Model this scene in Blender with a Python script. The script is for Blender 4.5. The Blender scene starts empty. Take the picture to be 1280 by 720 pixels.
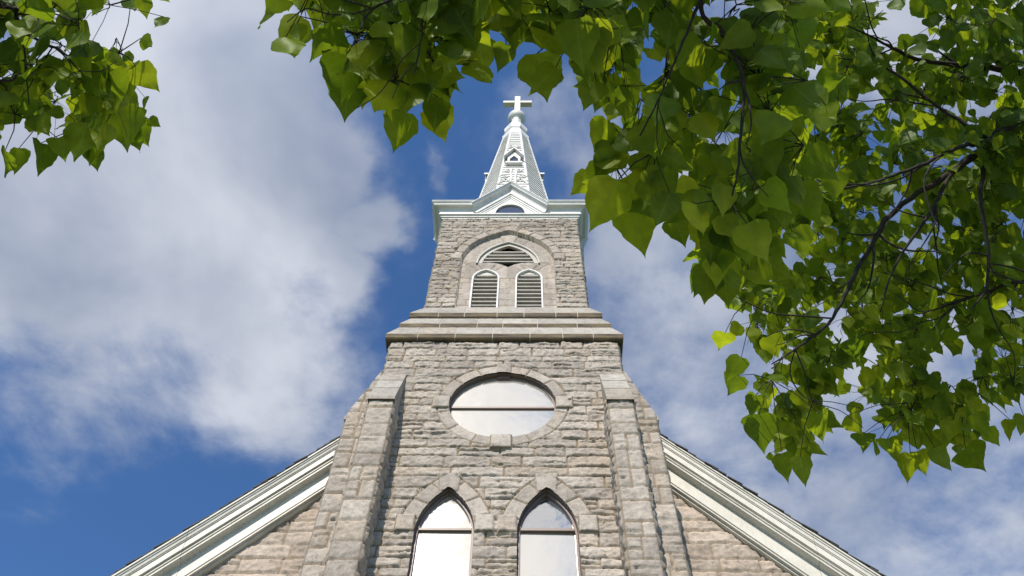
import bpy, bmesh, math, random
import numpy as np
from mathutils import Vector, Matrix

# ------------------------------------------------------------------ camera
SC = bpy.context.scene
COL = SC.collection
cd = bpy.data.cameras.new('camera'); cam = bpy.data.objects.new('camera', cd); COL.objects.link(cam)
cd.sensor_width = 36.0; cd.lens = 36.0 * 1075 / 1280
cd.clip_start = 0.05; cd.clip_end = 2000
CAM_R = Matrix(((0.99985985, 0.0, 0.01674184), (0.00821022, -0.87149665, -0.49033273), (0.01459046, 0.49040146, -0.8713745)))
cam.matrix_world = Matrix.Translation((0, 0, 1.6)) @ CAM_R.to_4x4()
SC.camera = cam

# ------------------------------------------------------------------ sky, sun, exposure
SUN_EL, SUN_AZ = math.radians(42.5), math.radians(15.5)          # behind the camera, a little to the left
SUN = Vector((-math.sin(SUN_AZ) * math.cos(SUN_EL), -math.cos(SUN_AZ) * math.cos(SUN_EL), math.sin(SUN_EL)))
SC.view_settings.view_transform = 'Standard'; SC.view_settings.look = 'None'
SC.view_settings.exposure = 0.52; SC.view_settings.gamma = 1.0; SC.view_settings.use_curve_mapping = False

def mixc_world(N, L, g, c):                                   # cloud lit straight from the sun is warmer
    f = N.new('ShaderNodeMapRange'); f.inputs[1].default_value = 1.0; f.inputs[2].default_value = 1.9; L.new(g, f.inputs[0])
    n = N.new('ShaderNodeMixRGB'); n.blend_type = 'MULTIPLY'; n.inputs[2].default_value = (1.0, 0.93, 0.84, 1); L.new(f.outputs[0], n.inputs[0]); L.new(c, n.inputs[1]); return n.outputs[0]
def make_world():
    w = bpy.data.worlds.new('World'); SC.world = w; w.use_nodes = True
    nt = w.node_tree; N = nt.nodes; L = nt.links; N.clear()
    out = N.new('ShaderNodeOutputWorld')
    sky = N.new('ShaderNodeTexSky'); sky.sky_type = 'NISHITA'; sky.sun_disc = False
    sky.sun_elevation = SUN_EL; sky.sun_rotation = math.pi + SUN_AZ
    sky.air_density = 1.0; sky.dust_density = 0.25; sky.ozone_density = 2.6
    tint = N.new('ShaderNodeMixRGB'); tint.blend_type = 'MULTIPLY'; tint.inputs[0].default_value = 1
    tint.inputs[2].default_value = SKY_TINT
    L.new(sky.outputs[0], tint.inputs[1])
    bg = N.new('ShaderNodeBackground'); bg.inputs[1].default_value = 0.120
    L.new(tint.outputs[0], bg.inputs[0])
    tc = N.new('ShaderNodeTexCoord'); sep = N.new('ShaderNodeSeparateXYZ'); L.new(tc.outputs['Generated'], sep.inputs[0])
    def m(op, a, b=None, c=None, clamp=False):
        n = N.new('ShaderNodeMath'); n.operation = op; n.use_clamp = clamp
        for i, v in enumerate((a, b, c)):
            if v is None: continue
            if isinstance(v, (int, float)): n.inputs[i].default_value = v
            else: L.new(v, n.inputs[i])
        return n.outputs[0]
    zz = m('MAXIMUM', sep.outputs[2], 0.04)
    px = m('DIVIDE', sep.outputs[0], zz); py = m('DIVIDE', sep.outputs[1], zz)
    comb = N.new('ShaderNodeCombineXYZ'); L.new(px, comb.inputs[0]); L.new(py, comb.inputs[1])
    P = comb.outputs[0]                                       # position on a flat cloud layer
    def noise(scale, detail, rough, dist=0.0, off=(0, 0, 0)):
        mp = N.new('ShaderNodeMapping'); mp.inputs['Location'].default_value = off; L.new(P, mp.inputs[0])
        n = N.new('ShaderNodeTexNoise'); n.inputs['Scale'].default_value = scale; n.inputs['Detail'].default_value = detail
        n.inputs['Roughness'].default_value = rough; n.inputs['Distortion'].default_value = dist
        L.new(mp.outputs[0], n.inputs[0]); return n
    wn = noise(4.5, 5, 0.55, 0.0, (3, 1, 0))
    wv = N.new('ShaderNodeVectorMath'); wv.operation = 'SUBTRACT'; L.new(wn.outputs['Color'], wv.inputs[0]); wv.inputs[1].default_value = (0.5, 0.5, 0.5)
    ws = N.new('ShaderNodeVectorMath'); ws.operation = 'SCALE'; L.new(wv.outputs[0], ws.inputs[0]); ws.inputs['Scale'].default_value = 0.20
    wa = N.new('ShaderNodeVectorMath'); wa.operation = 'ADD'; L.new(P, wa.inputs[0]); L.new(ws.outputs[0], wa.inputs[1])
    field = None; thick = None
    for (cx, cy, rx, ry, rot, amp) in CLOUDS:
        mp = N.new('ShaderNodeMapping'); mp.vector_type = 'TEXTURE'
        mp.inputs['Location'].default_value = (cx, cy, 0); mp.inputs['Rotation'].default_value = (0, 0, math.radians(rot)); mp.inputs['Scale'].default_value = (rx, ry, 1)
        L.new(wa.outputs[0], mp.inputs[0])
        ln = N.new('ShaderNodeVectorMath'); ln.operation = 'LENGTH'; L.new(mp.outputs[0], ln.inputs[0])
        v = m('MULTIPLY', m('SUBTRACT', 1.35, ln.outputs['Value']), amp)
        v = m('MINIMUM', v, amp * 0.9)
        field = v if field is None else m('SMOOTH_MAX', field, v, 0.12)
    n1 = noise(3.2, 8, 0.6, 0.4, (0.4, 2.2, 0)); n2 = noise(9.0, 6, 0.6, 0.2, (5, 0.3, 0))
    f = m('ADD', field, m('MULTIPLY', m('SUBTRACT', n1.outputs['Fac'], 0.5), 0.88))
    f = m('ADD', f, m('MULTIPLY', m('SUBTRACT', n2.outputs['Fac'], 0.5), 0.40))
    mr = N.new('ShaderNodeMapRange'); mr.interpolation_type = 'SMOOTHERSTEP'; mr.inputs[1].default_value = 0.05; mr.inputs[2].default_value = 0.64
    L.new(f, mr.inputs[0]); mask = m('MULTIPLY', mr.outputs[0], 0.96)
    # shading inside the cloud: thick middles are greyer, thin tops brighter
    n3 = noise(2.6, 5, 0.5, 0.3, (9, 4, 0))
    shade = N.new('ShaderNodeValToRGB'); e = shade.color_ramp.elements
    e[0].position = 0.30; e[0].color = CLOUD_DARK; e[1].position = 0.72; e[1].color = CLOUD_LIGHT
    L.new(n3.outputs['Fac'], shade.inputs[0])
    # the clouds round the sun, behind the camera, are far brighter than those in front
    dn = N.new('ShaderNodeVectorMath'); dn.operation = 'DOT_PRODUCT'; L.new(tc.outputs['Generated'], dn.inputs[0]); dn.inputs[1].default_value = SUN
    glow = N.new('ShaderNodeMapRange'); glow.interpolation_type = 'SMOOTHSTEP'; glow.inputs[1].default_value = 0.35; glow.inputs[2].default_value = 1.0
    glow.inputs[3].default_value = 1.0; glow.inputs[4].default_value = 1.9; L.new(dn.outputs['Value'], glow.inputs[0])
    bgc = N.new('ShaderNodeBackground'); warm = mixc_world(N, L, glow.outputs[0], shade.outputs[0]); L.new(warm, bgc.inputs[0]); L.new(glow.outputs[0], bgc.inputs[1])
    mix = N.new('ShaderNodeMixShader'); L.new(mask, mix.inputs[0]); L.new(bg.outputs[0], mix.inputs[1]); L.new(bgc.outputs[0], mix.inputs[2])
    L.new(mix.outputs[0], out.inputs[0])
SKY_TINT = (0.49, 0.72, 0.95, 1)
CLOUD_DARK = (0.185, 0.225, 0.315, 1); CLOUD_LIGHT = (0.54, 0.56, 0.605, 1)
#          cx     cy    rx    ry   rot  amp
CLOUDS = [(-0.195, 0.49, 0.06, 0.06, 0, 0.75), (-0.245, 0.56, 0.07, 0.08, 0, 0.7), (0.07, 0.33, 0.08, 0.13, 0, 0.42), (-0.265, 0.40, 0.075, 0.08, 0, 0.8), (-0.28, 0.56, 0.09, 0.09, 0, 0.6), (-0.50, 0.66, 0.36, 0.24, -25, 0.34), (-0.45, 0.45, 0.24, 0.24, 30, 0.95), (-0.46, 0.22, 0.19, 0.16, 0, 0.9), (-0.38, 0.68, 0.19, 0.21, -35, 0.50), (-0.66, 0.44, 0.24, 0.22, 0, 0.9),
          (0.12, 0.42, 0.11, 0.17, 20, 0.50), (0.36, 0.72, 0.32, 0.36, -10, 0.46), (0.50, 0.80, 0.60, 0.60, 0, 0.40), (0.62, 0.95, 0.40, 0.30, 0, 0.46), (0.42, 0.10, 0.3, 0.22, 0, 0.7),
          (-0.122, 0.397, 0.012, 0.045, -12, 0.22), (-0.20, -1.00, 0.30, 0.40, 0, 1.0), (0.25, -0.70, 0.20, 0.22, 0, 0.7), (0.15, -1.25, 0.22, 0.16, 0, 0.8),
          (-1.4, -0.2, 0.5, 0.5, 0, 0.8), (1.5, -0.4, 0.5, 0.5, 0, 0.8), (0.3, -2.4, 0.9, 0.6, 0, 0.8), (-1.2, 1.8, 0.6, 0.5, 0, 0.7)]
make_world()
sl = bpy.data.lights.new('sun', 'SUN'); sl.energy = 3.6; sl.angle = math.radians(0.53); sl.color = (1.0, 0.93, 0.82)
sun = bpy.data.objects.new('sun', sl); COL.objects.link(sun)
sun.rotation_euler = SUN.to_track_quat('Z', 'Y').to_euler(); sun.location = (-8, -40, 40)

# ------------------------------------------------------------------ helpers
def tag(o, label=None, cat=None, group=None, kind=None):
    if label: o['label'] = label
    if cat: o['category'] = cat
    if group: o['group'] = group
    if kind: o['kind'] = kind
    return o
def empty(name, loc=(0, 0, 0)):
    o = bpy.data.objects.new(name, None); COL.objects.link(o); o.location = loc; o.empty_display_size = 0.3; return o
def link(name, me, parent=None, mats=()):
    for mm in mats: me.materials.append(mm)
    o = bpy.data.objects.new(name, me); COL.objects.link(o)
    if parent is not None:
        o.parent = parent
        p = parent; off = Vector((0, 0, 0))
        while p is not None: off += p.location; p = p.parent
        o.location = -off                                     # vertices are written in world coordinates
    return o
class MB:
    """collects polygons in world coordinates, built as ONE mesh object"""
    def __init__(s): s.v = []; s.f = []; s.m = []
    def add(s, vs, fs, mi=0):
        b = len(s.v); s.v += [tuple(p) for p in vs]
        for f in fs: s.f.append([b + i for i in f]); s.m.append(mi)
    def box(s, c, d, rot=None, mi=0):
        hx, hy, hz = d[0] / 2, d[1] / 2, d[2] / 2
        vs = [Vector((x, y, z)) for z in (-hz, hz) for y in (-hy, hy) for x in (-hx, hx)]
        if rot is not None: vs = [rot @ p for p in vs]
        s.add([Vector(c) + p for p in vs], [(0, 2, 3, 1), (4, 5, 7, 6), (0, 1, 5, 4), (2, 6, 7, 3), (0, 4, 6, 2), (1, 3, 7, 5)], mi)
    def sweep(s, sections, closed_sec=True, caps=True, mi=0, closed_path=False):
        """sections: lists of points of equal length joined one to the next"""
        n = len(sections[0]); vs = [p for sec in sections for p in sec]; fs = []
        K = len(sections); kk = K if closed_path else K - 1
        for i in range(kk):
            j = (i + 1) % K
            for k in range(n if closed_sec else n - 1):
                k2 = (k + 1) % n
                fs.append((i * n + k, i * n + k2, j * n + k2, j * n + k))
        if caps and closed_sec and not closed_path:
            fs.append(tuple(range(n - 1, -1, -1))); fs.append(tuple((K - 1) * n + k for k in range(n)))
        s.add(vs, fs, mi)
    def tube(s, pts, rads, n=6, mi=0):
        pts = [Vector(p) for p in pts]; secs = []
        ref = Vector((0.31, 0.2, 0.93))
        for i, p in enumerate(pts):
            t = (pts[min(i + 1, len(pts) - 1)] - pts[max(i - 1, 0)]).normalized()
            a = t.cross(ref)
            if a.length < 1e-3: a = t.cross(Vector((1, 0, 0)))
            a.normalize(); b = t.cross(a); r = rads[i]
            secs.append([p + a * (math.cos(2 * math.pi * k / n) * r) + b * (math.sin(2 * math.pi * k / n) * r) for k in range(n)])
        s.sweep(secs, mi=mi)
    def build(s, name, mats, parent=None, smooth=False, recalc=True, bevel=0, weld=False):
        me = bpy.data.meshes.new(name); me.from_pydata(s.v, [], s.f); me.update()
        if recalc:
            bm = bmesh.new(); bm.from_mesh(me)
            if weld: bmesh.ops.remove_doubles(bm, verts=bm.verts, dist=1e-4)
            bmesh.ops.recalc_face_normals(bm, faces=bm.faces); bm.to_mesh(me); bm.free()
        if not isinstance(mats, (list, tuple)): mats = [mats]
        for i, p in enumerate(me.polygons):
            p.material_index = s.m[i]; p.use_smooth = smooth
        o = link(name, me, parent, mats)
        if bevel:
            b = o.modifiers.new('bevel', 'BEVEL'); b.width = bevel; b.segments = 2; b.limit_method = 'ANGLE'; b.angle_limit = math.radians(40)
        return o

# ------------------------------------------------------------------ materials
def new_mat(name):
    mt = bpy.data.materials.new(name); mt.use_nodes = True; nt = mt.node_tree
    return mt, nt, nt.nodes, nt.links, nt.nodes['Principled BSDF']
def tex_noise(N, L, co, scale, detail=4, rough=0.55, stretch=None, dist=0.0):
    n = N.new('ShaderNodeTexNoise'); n.inputs['Scale'].default_value = scale; n.inputs['Detail'].default_value = detail
    n.inputs['Roughness'].default_value = rough; n.inputs['Distortion'].default_value = dist
    if stretch:
        mp = N.new('ShaderNodeMapping'); mp.inputs['Scale'].default_value = stretch; L.new(co, mp.inputs[0]); L.new(mp.outputs[0], n.inputs[0])
    else: L.new(co, n.inputs[0])
    return n.outputs['Fac']
def ramp(N, L, fac, stops):
    r = N.new('ShaderNodeValToRGB'); els = r.color_ramp.elements
    while len(els) < len(stops): els.new(0.5)
    for e, (p, c) in zip(els, stops): e.position = p; e.color = c if len(c) == 4 else (*c, 1)
    L.new(fac, r.inputs[0]); return r.outputs[0]
def mixc(N, L, fac, a, b, mode='MIX'):
    n = N.new('ShaderNodeMixRGB'); n.blend_type = mode
    for i, v in enumerate((fac, a, b)):
        if isinstance(v, (int, float)): n.inputs[i].default_value = v
        elif isinstance(v, tuple): n.inputs[i].default_value = v if len(v) == 4 else (*v, 1)
        else: L.new(v, n.inputs[i])
    return n.outputs[0]
def bump(N, L, B, h, strength, dist):
    b = N.new('ShaderNodeBump'); b.inputs['Strength'].default_value = strength; b.inputs['Distance'].default_value = dist
    L.new(h, b.inputs['Height']); L.new(b.outputs[0], B.inputs['Normal'])

def stone_mat(name, dark, mid, light, mortar, warm=(0.42, 0.33, 0.24), bumpk=1.0):
    mt, nt, N, L, B = new_mat(name)
    at = N.new('ShaderNodeAttribute'); at.attribute_name = 'stone'; sp = N.new('ShaderNodeSeparateColor'); L.new(at.outputs['Color'], sp.inputs[0])
    tc = N.new('ShaderNodeTexCoord'); co = tc.outputs['Object']
    big = tex_noise(N, L, co, 1.1, 5, 0.6); med = tex_noise(N, L, co, 9, 6, 0.65); fine = tex_noise(N, L, co, 42, 4, 0.7)
    tone = ramp(N, L, sp.outputs[0], [(0.0, dark), (0.5, mid), (1.0, light)])
    tone = mixc(N, L, ramp(N, L, sp.outputs[2], [(0.70, (0, 0, 0)), (1.0, (0.35, 0.35, 0.35))]), tone, warm)      # some stones are buff
    tone = mixc(N, L, 0.55, tone, ramp(N, L, med, [(0.28, (0.48, 0.46, 0.44)), (0.5, (1, 1, 1)), (0.75, (1.3, 1.28, 1.24))]), 'MULTIPLY')
    tone = mixc(N, L, 0.75, tone, ramp(N, L, fine, [(0.28, (0.38, 0.37, 0.37)), (0.45, (1, 1, 1)), (0.68, (1.25, 1.23, 1.2))]), 'MULTIPLY')   # granite speckle
    tone = mixc(N, L, 0.8, tone, ramp(N, L, big, [(0.30, (0.78, 0.77, 0.76)), (0.6, (1.05, 1.04, 1.02))]), 'MULTIPLY')
    strk = tex_noise(N, L, co, 1.0, 5, 0.6, (5, 5, 0.35)); tone = mixc(N, L, 0.4, tone, ramp(N, L, strk, [(0.30, (0.66, 0.64, 0.61)), (0.52, (1.03, 1.03, 1.02))]), 'MULTIPLY')   # rain streaks
    mo = mixc(N, L, 0.6, mortar, ramp(N, L, med, [(0.3, (0.6, 0.6, 0.6)), (0.7, (1.15, 1.12, 1.1))]), 'MULTIPLY')
    col = mixc(N, L, sp.outputs[1], tone, mo)
    L.new(col, B.inputs['Base Color']); B.inputs['Roughness'].default_value = 0.93; B.inputs['Specular IOR Level'].default_value = 0.25
    hh = mixc(N, L, 0.35, med, fine); bump(N, L, B, hh, 0.7 * bumpk, 0.02)
    return mt
M_GRAN = stone_mat('grey_granite', (0.325, 0.287, 0.254), (0.410, 0.363, 0.320), (0.492, 0.437, 0.387), (0.255, 0.195, 0.130))
M_PINK = stone_mat('buff_granite', (0.32, 0.268, 0.226), (0.43, 0.36, 0.305), (0.53, 0.45, 0.385), (0.29, 0.23, 0.165), warm=(0.44, 0.31, 0.23))
M_DRESS = stone_mat('dressed_granite', (0.325, 0.30, 0.27), (0.37, 0.345, 0.31), (0.42, 0.39, 0.35), (0.55, 0.53, 0.48), bumpk=0.5)
M_JOINT, _n, _N, _L, _B = new_mat('pale_mortar'); _B.inputs['Base Color'].default_value = (0.50, 0.48, 0.43, 1); _B.inputs['Roughness'].default_value = 0.95
def stained_shaded():  # brown stain and the faces' shade beside sunlit slopes in one colour
    mt, nt, N, L, B = new_mat('weathered_shaded_drip_edge'); tc = N.new('ShaderNodeTexCoord'); co = tc.outputs['Object']
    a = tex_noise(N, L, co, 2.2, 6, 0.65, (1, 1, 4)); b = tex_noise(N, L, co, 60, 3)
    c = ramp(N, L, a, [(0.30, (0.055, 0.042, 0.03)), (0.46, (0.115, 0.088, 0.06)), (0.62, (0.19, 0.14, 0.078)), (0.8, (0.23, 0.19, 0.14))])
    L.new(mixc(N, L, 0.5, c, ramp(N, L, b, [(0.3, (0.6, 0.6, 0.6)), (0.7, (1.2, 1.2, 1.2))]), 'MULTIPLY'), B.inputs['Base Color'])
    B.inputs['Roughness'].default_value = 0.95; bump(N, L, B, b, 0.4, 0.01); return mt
M_DRIP = stained_shaded()
def paint(name, col, dirt=0.25):
    mt, nt, N, L, B = new_mat(name); tc = N.new('ShaderNodeTexCoord'); co = tc.outputs['Object']
    a = tex_noise(N, L, co, 1.6, 6, 0.65); b = tex_noise(N, L, co, 26, 4, 0.6, (1, 1, 0.25))
    c = mixc(N, L, dirt, col, ramp(N, L, a, [(0.28, (0.62, 0.62, 0.58)), (0.6, (1, 1, 1))]), 'MULTIPLY')
    c = mixc(N, L, dirt * 0.7, c, ramp(N, L, b, [(0.3, (0.72, 0.70, 0.66)), (0.55, (1, 1, 1))]), 'MULTIPLY')
    L.new(c, B.inputs['Base Color']); B.inputs['Roughness'].default_value = 0.5; B.inputs['Specular IOR Level'].default_value = 0.35
    bump(N, L, B, b, 0.12, 0.004); return mt
M_WHITE = paint('white_paint', (0.80, 0.78, 0.755), 0.5); M_CREAM = paint('weathered_white_paint', (0.69, 0.655, 0.585), 0.55); M_BOARD = paint('bare_board', (0.47, 0.435, 0.38), 0.5)
M_CROSS = paint('cream_gilt_paint', (0.78, 0.73, 0.62), 0.3); M_LOUV = paint('old_louvre_paint', (0.55, 0.52, 0.47), 0.6)
def plain(name, col, rough=0.6, metal=0.0, var=0.3, sc=8):
    mt, nt, N, L, B = new_mat(name); tc = N.new('ShaderNodeTexCoord'); a = tex_noise(N, L, tc.outputs['Object'], sc, 5, 0.6)
    L.new(mixc(N, L, var, col, ramp(N, L, a, [(0.3, (0.5, 0.5, 0.5)), (0.7, (1.3, 1.3, 1.3))]), 'MULTIPLY'), B.inputs['Base Color'])
    B.inputs['Roughness'].default_value = rough; B.inputs['Metallic'].default_value = metal; return mt
M_REVEAL = plain('brown_stone_reveal', (0.20, 0.155, 0.13), 0.9, 0, 0.5, 5)
M_FRAME = plain('bronze_window_frame', (0.20, 0.135, 0.115), 0.45, 0.0, 0.25)
M_DARK = plain('dark_interior', (0.02, 0.02, 0.022), 0.9); M_SHING = plain('slate_shingle', (0.075, 0.072, 0.072), 0.85, 0, 0.7, 5)
M_WIRE = plain('cable_sheath', (0.12, 0.12, 0.13), 0.5)
def glass(name, tint, rough, wav):
    mt, nt, N, L, B = new_mat(name); tc = N.new('ShaderNodeTexCoord'); co = tc.outputs['Object']
    B.inputs['Base Color'].default_value = (*tint, 1); B.inputs['Metallic'].default_value = 0.0; B.inputs['Roughness'].default_value = rough
    B.inputs['IOR'].default_value = 1.5; B.inputs['Coat Weight'].default_value = 1.0; B.inputs['Coat Roughness'].default_value = rough
    # old storm glazing over leaded panes: a bright, rippled mirror
    g = N.new('ShaderNodeBsdfGlossy'); g.inputs['Color'].default_value = (0.92, 0.88, 0.79, 1)
    r = tex_noise(N, L, co, 5.5, 5, 0.6)
    mr = N.new('ShaderNodeMapRange'); mr.inputs[1].default_value = 0.3; mr.inputs[2].default_value = 0.7; mr.inputs[3].default_value = rough * 0.92; mr.inputs[4].default_value = rough * 1.08
    L.new(r, mr.inputs[0]); L.new(mr.outputs[0], g.inputs['Roughness'])
    h = tex_noise(N, L, co, 1.7, 3, 0.5); b = N.new('ShaderNodeBump'); b.inputs['Strength'].default_value = wav; b.inputs['Distance'].default_value = 0.05
    L.new(h, b.inputs['Height'])
    b2 = N.new('ShaderNodeBump'); b2.inputs['Strength'].default_value = 0.12; b2.inputs['Distance'].default_value = 0.004; L.new(tex_noise(N, L, co, 28, 4, 0.6), b2.inputs['Height'])
    L.new(b.outputs[0], b2.inputs['Normal']); L.new(b2.outputs[0], g.inputs['Normal'])
    mx = N.new('ShaderNodeMixShader'); mx.inputs[0].default_value = 0.52
    L.new(B.outputs[0], mx.inputs[1]); L.new(g.outputs[0], mx.inputs[2]); L.new(mx.outputs[0], N['Material Output'].inputs[0]); return mt
M_GLASS = glass('storm_glass', (0.50, 0.46, 0.41), 0.10, 0.12); M_GLASS2 = glass('storm_glass_clear', (0.10, 0.11, 0.13), 0.085, 0.3)
M_PANE = plain('small_dark_glass', (0.07, 0.08, 0.13), 0.15)

# ------------------------------------------------------------------ masonry as real relief
def _hash(ix, iy, s):
    h = (ix.astype(np.int64) * 374761393 + iy.astype(np.int64) * 668265263 + int(s) * 974634721) & 0x7fffffff
    h = ((h ^ (h >> 13)) * 1274126177) & 0x7fffffff
    h = ((h ^ (h >> 15)) * 739397) & 0x7fffffff
    return ((h ^ (h >> 12)) & 0xfffff) / float(0xfffff)
def vnoise(x, y, s=0):
    ix = np.floor(x); iy = np.floor(y); fx = x - ix; fy = y - iy
    fx = fx * fx * (3 - 2 * fx); fy = fy * fy * (3 - 2 * fy)
    a = _hash(ix, iy, s); b = _hash(ix + 1, iy, s); c = _hash(ix, iy + 1, s); d = _hash(ix + 1, iy + 1, s)
    return (a + (b - a) * fx) * (1 - fy) + (c + (d - c) * fx) * fy
def fbm(x, y, s=0, o=4):
    r = 0; a = 0.5
    for i in range(o): r = r + a * (vnoise(x, y, s + i * 17) - 0.5); x = x * 2.03; y = y * 2.03; a *= 0.5
    return r
def chips(x, y, s):
    """worley cells, each a tilted flake: returns height"""
    ix = np.floor(x); iy = np.floor(y); best = np.full(x.shape, 9.0); hh = np.zeros(x.shape)
    for dx in (-1, 0, 1):
        for dy in (-1, 0, 1):
            cx = ix + dx; cy = iy + dy
            ax = cx + _hash(cx, cy, s); ay = cy + _hash(cx, cy, s + 5)
            d = (x - ax) ** 2 + (y - ay) ** 2
            h = _hash(cx, cy, s + 9) - 0.5 + (x - ax) * (_hash(cx, cy, s + 11) - 0.5) * 1.2 + (y - ay) * (_hash(cx, cy, s + 13) - 0.3) * 1.5
            k = d < best; best = np.where(k, d, best); hh = np.where(k, h, hh)
    return hh

class Coursed:
    """coursed ashlar: rows of stones of uneven length, some split in two"""
    def __init__(s, u0, u1, z0, z1, hr, lr, seed, split=0.12, pair=False, joint=0.0125):
        R = random.Random(seed); s.rows = []; z = z0; s.joint = joint; s.seed = seed
        while z < z1 - 1e-6:
            h = R.uniform(*hr)
            if z1 - (z + h) < hr[0] * 0.7: h = z1 - z
            b = [u0]
            if pair:
                n = R.choice((1, 2, 2, 3) if (u1 - u0) > 0.6 else (1, 2))
                for k in range(1, n): b.append(u0 + (u1 - u0) * (k / n + R.uniform(-0.1, 0.1)))
            else:
                u = u0 + R.uniform(0.35, 1.0) * lr[1] * 0.6
                while u < u1 - lr[0] * 0.8: b.append(u); u += R.uniform(*lr)
            b.append(u1); s.rows.append((z, z + h, np.array(b), [R.random() < split for _ in b], [R.uniform(0.35, 0.65) for _ in b])); z += h
        s.zs = np.array([r[0] for r in s.rows] + [z1])
    def eval(s, u, z):
        ji = 0.012; uu = u + (vnoise(u * 5, z * 7, s.seed + 3) - 0.5) * ji * 1.1; zz = z + (vnoise(u * 3, z * 6, s.seed + 4) - 0.5) * ji * 1.1
        row = np.clip(np.searchsorted(s.zs, zz, 'right') - 1, 0, len(s.rows) - 1)
        idn = np.zeros(u.shape, np.int64); d = np.zeros(u.shape); cu = np.zeros(u.shape); cz = np.zeros(u.shape)
        for i, (za, zb, b, sp, sk) in enumerate(s.rows):
            k = row == i
            if not k.any(): continue
            x = uu[k]; y = zz[k]; j = np.clip(np.searchsorted(b, x, 'right') - 1, 0, len(b) - 2)
            lo = np.full(x.shape, za); hi = np.full(x.shape, zb); sub = np.zeros(x.shape, np.int64)
            spl = np.array(sp)[j]; zm = za + (zb - za) * np.array(sk)[j]
            up = spl & (y > zm); dn = spl & ~up
            lo = np.where(up, zm, lo); hi = np.where(dn, zm, hi); sub = np.where(up, 1, 0)
            idn[k] = i * 1000 + j * 2 + sub
            d[k] = np.minimum(np.minimum(x - b[j], b[j + 1] - x), np.minimum(y - lo, hi - y))
            cu[k] = (b[j] + b[j + 1]) / 2; cz[k] = (lo + hi) / 2
        return idn, d, cu, cz

class Arch:
    """pointed arch; hw half width, zs springing, rise; signed distance from its outline (inside < 0)"""
    def __init__(s, cx, zs, hw, rise, zb=-50):
        s.cx, s.zs, s.hw, s.rise, s.zb = cx, zs, hw, rise, zb; s.r = (hw * hw + rise * rise) / (2 * hw)
    def dist(s, u, z):
        a = np.abs(u - s.cx); c = s.hw - s.r                 # right arc has its centre at cx + c
        rho = np.hypot(a - c, z - s.zs)
        d = np.where(z > s.zs, rho - s.r, a - s.hw)
        return np.maximum(d, s.zb - z)
    def arc(s, u, z):
        a = np.abs(u - s.cx); c = s.hw - s.r
        return np.arctan2(np.maximum(z - s.zs, 0), a - c) * s.r
    def outline(s, n=14, off=0.0, zb=None):
        """points from bottom left, over the apex, to bottom right"""
        c = s.hw - s.r; r = s.r + off; am = math.acos(max(-1, min(1, -c / r))); right = []
        for k in range(n + 1): t = am * k / n; right.append((c + r * math.cos(t), s.zs + r * math.sin(t)))
        zb = s.zb if zb is None else zb
        right = [(s.hw + off, zb)] + right
        return [(s.cx - x, z) for x, z in right] + [(s.cx + x, z) for x, z in reversed(right[:-1])]
class Round:
    def __init__(s, cx, cz, r): s.cx, s.cz, s.r = cx, cz, r
    def dist(s, u, z): return np.hypot(u - s.cx, z - s.cz) - s.r
    def arc(s, u, z): return (np.arctan2(z - s.cz, u - s.cx) + math.pi) * s.r
    def outline(s, n=48, off=0.0):
        return [(s.cx + (s.r + off) * math.cos(2 * math.pi * k / n), s.cz + (s.r + off) * math.sin(2 * math.pi * k / n)) for k in range(n)]

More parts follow.
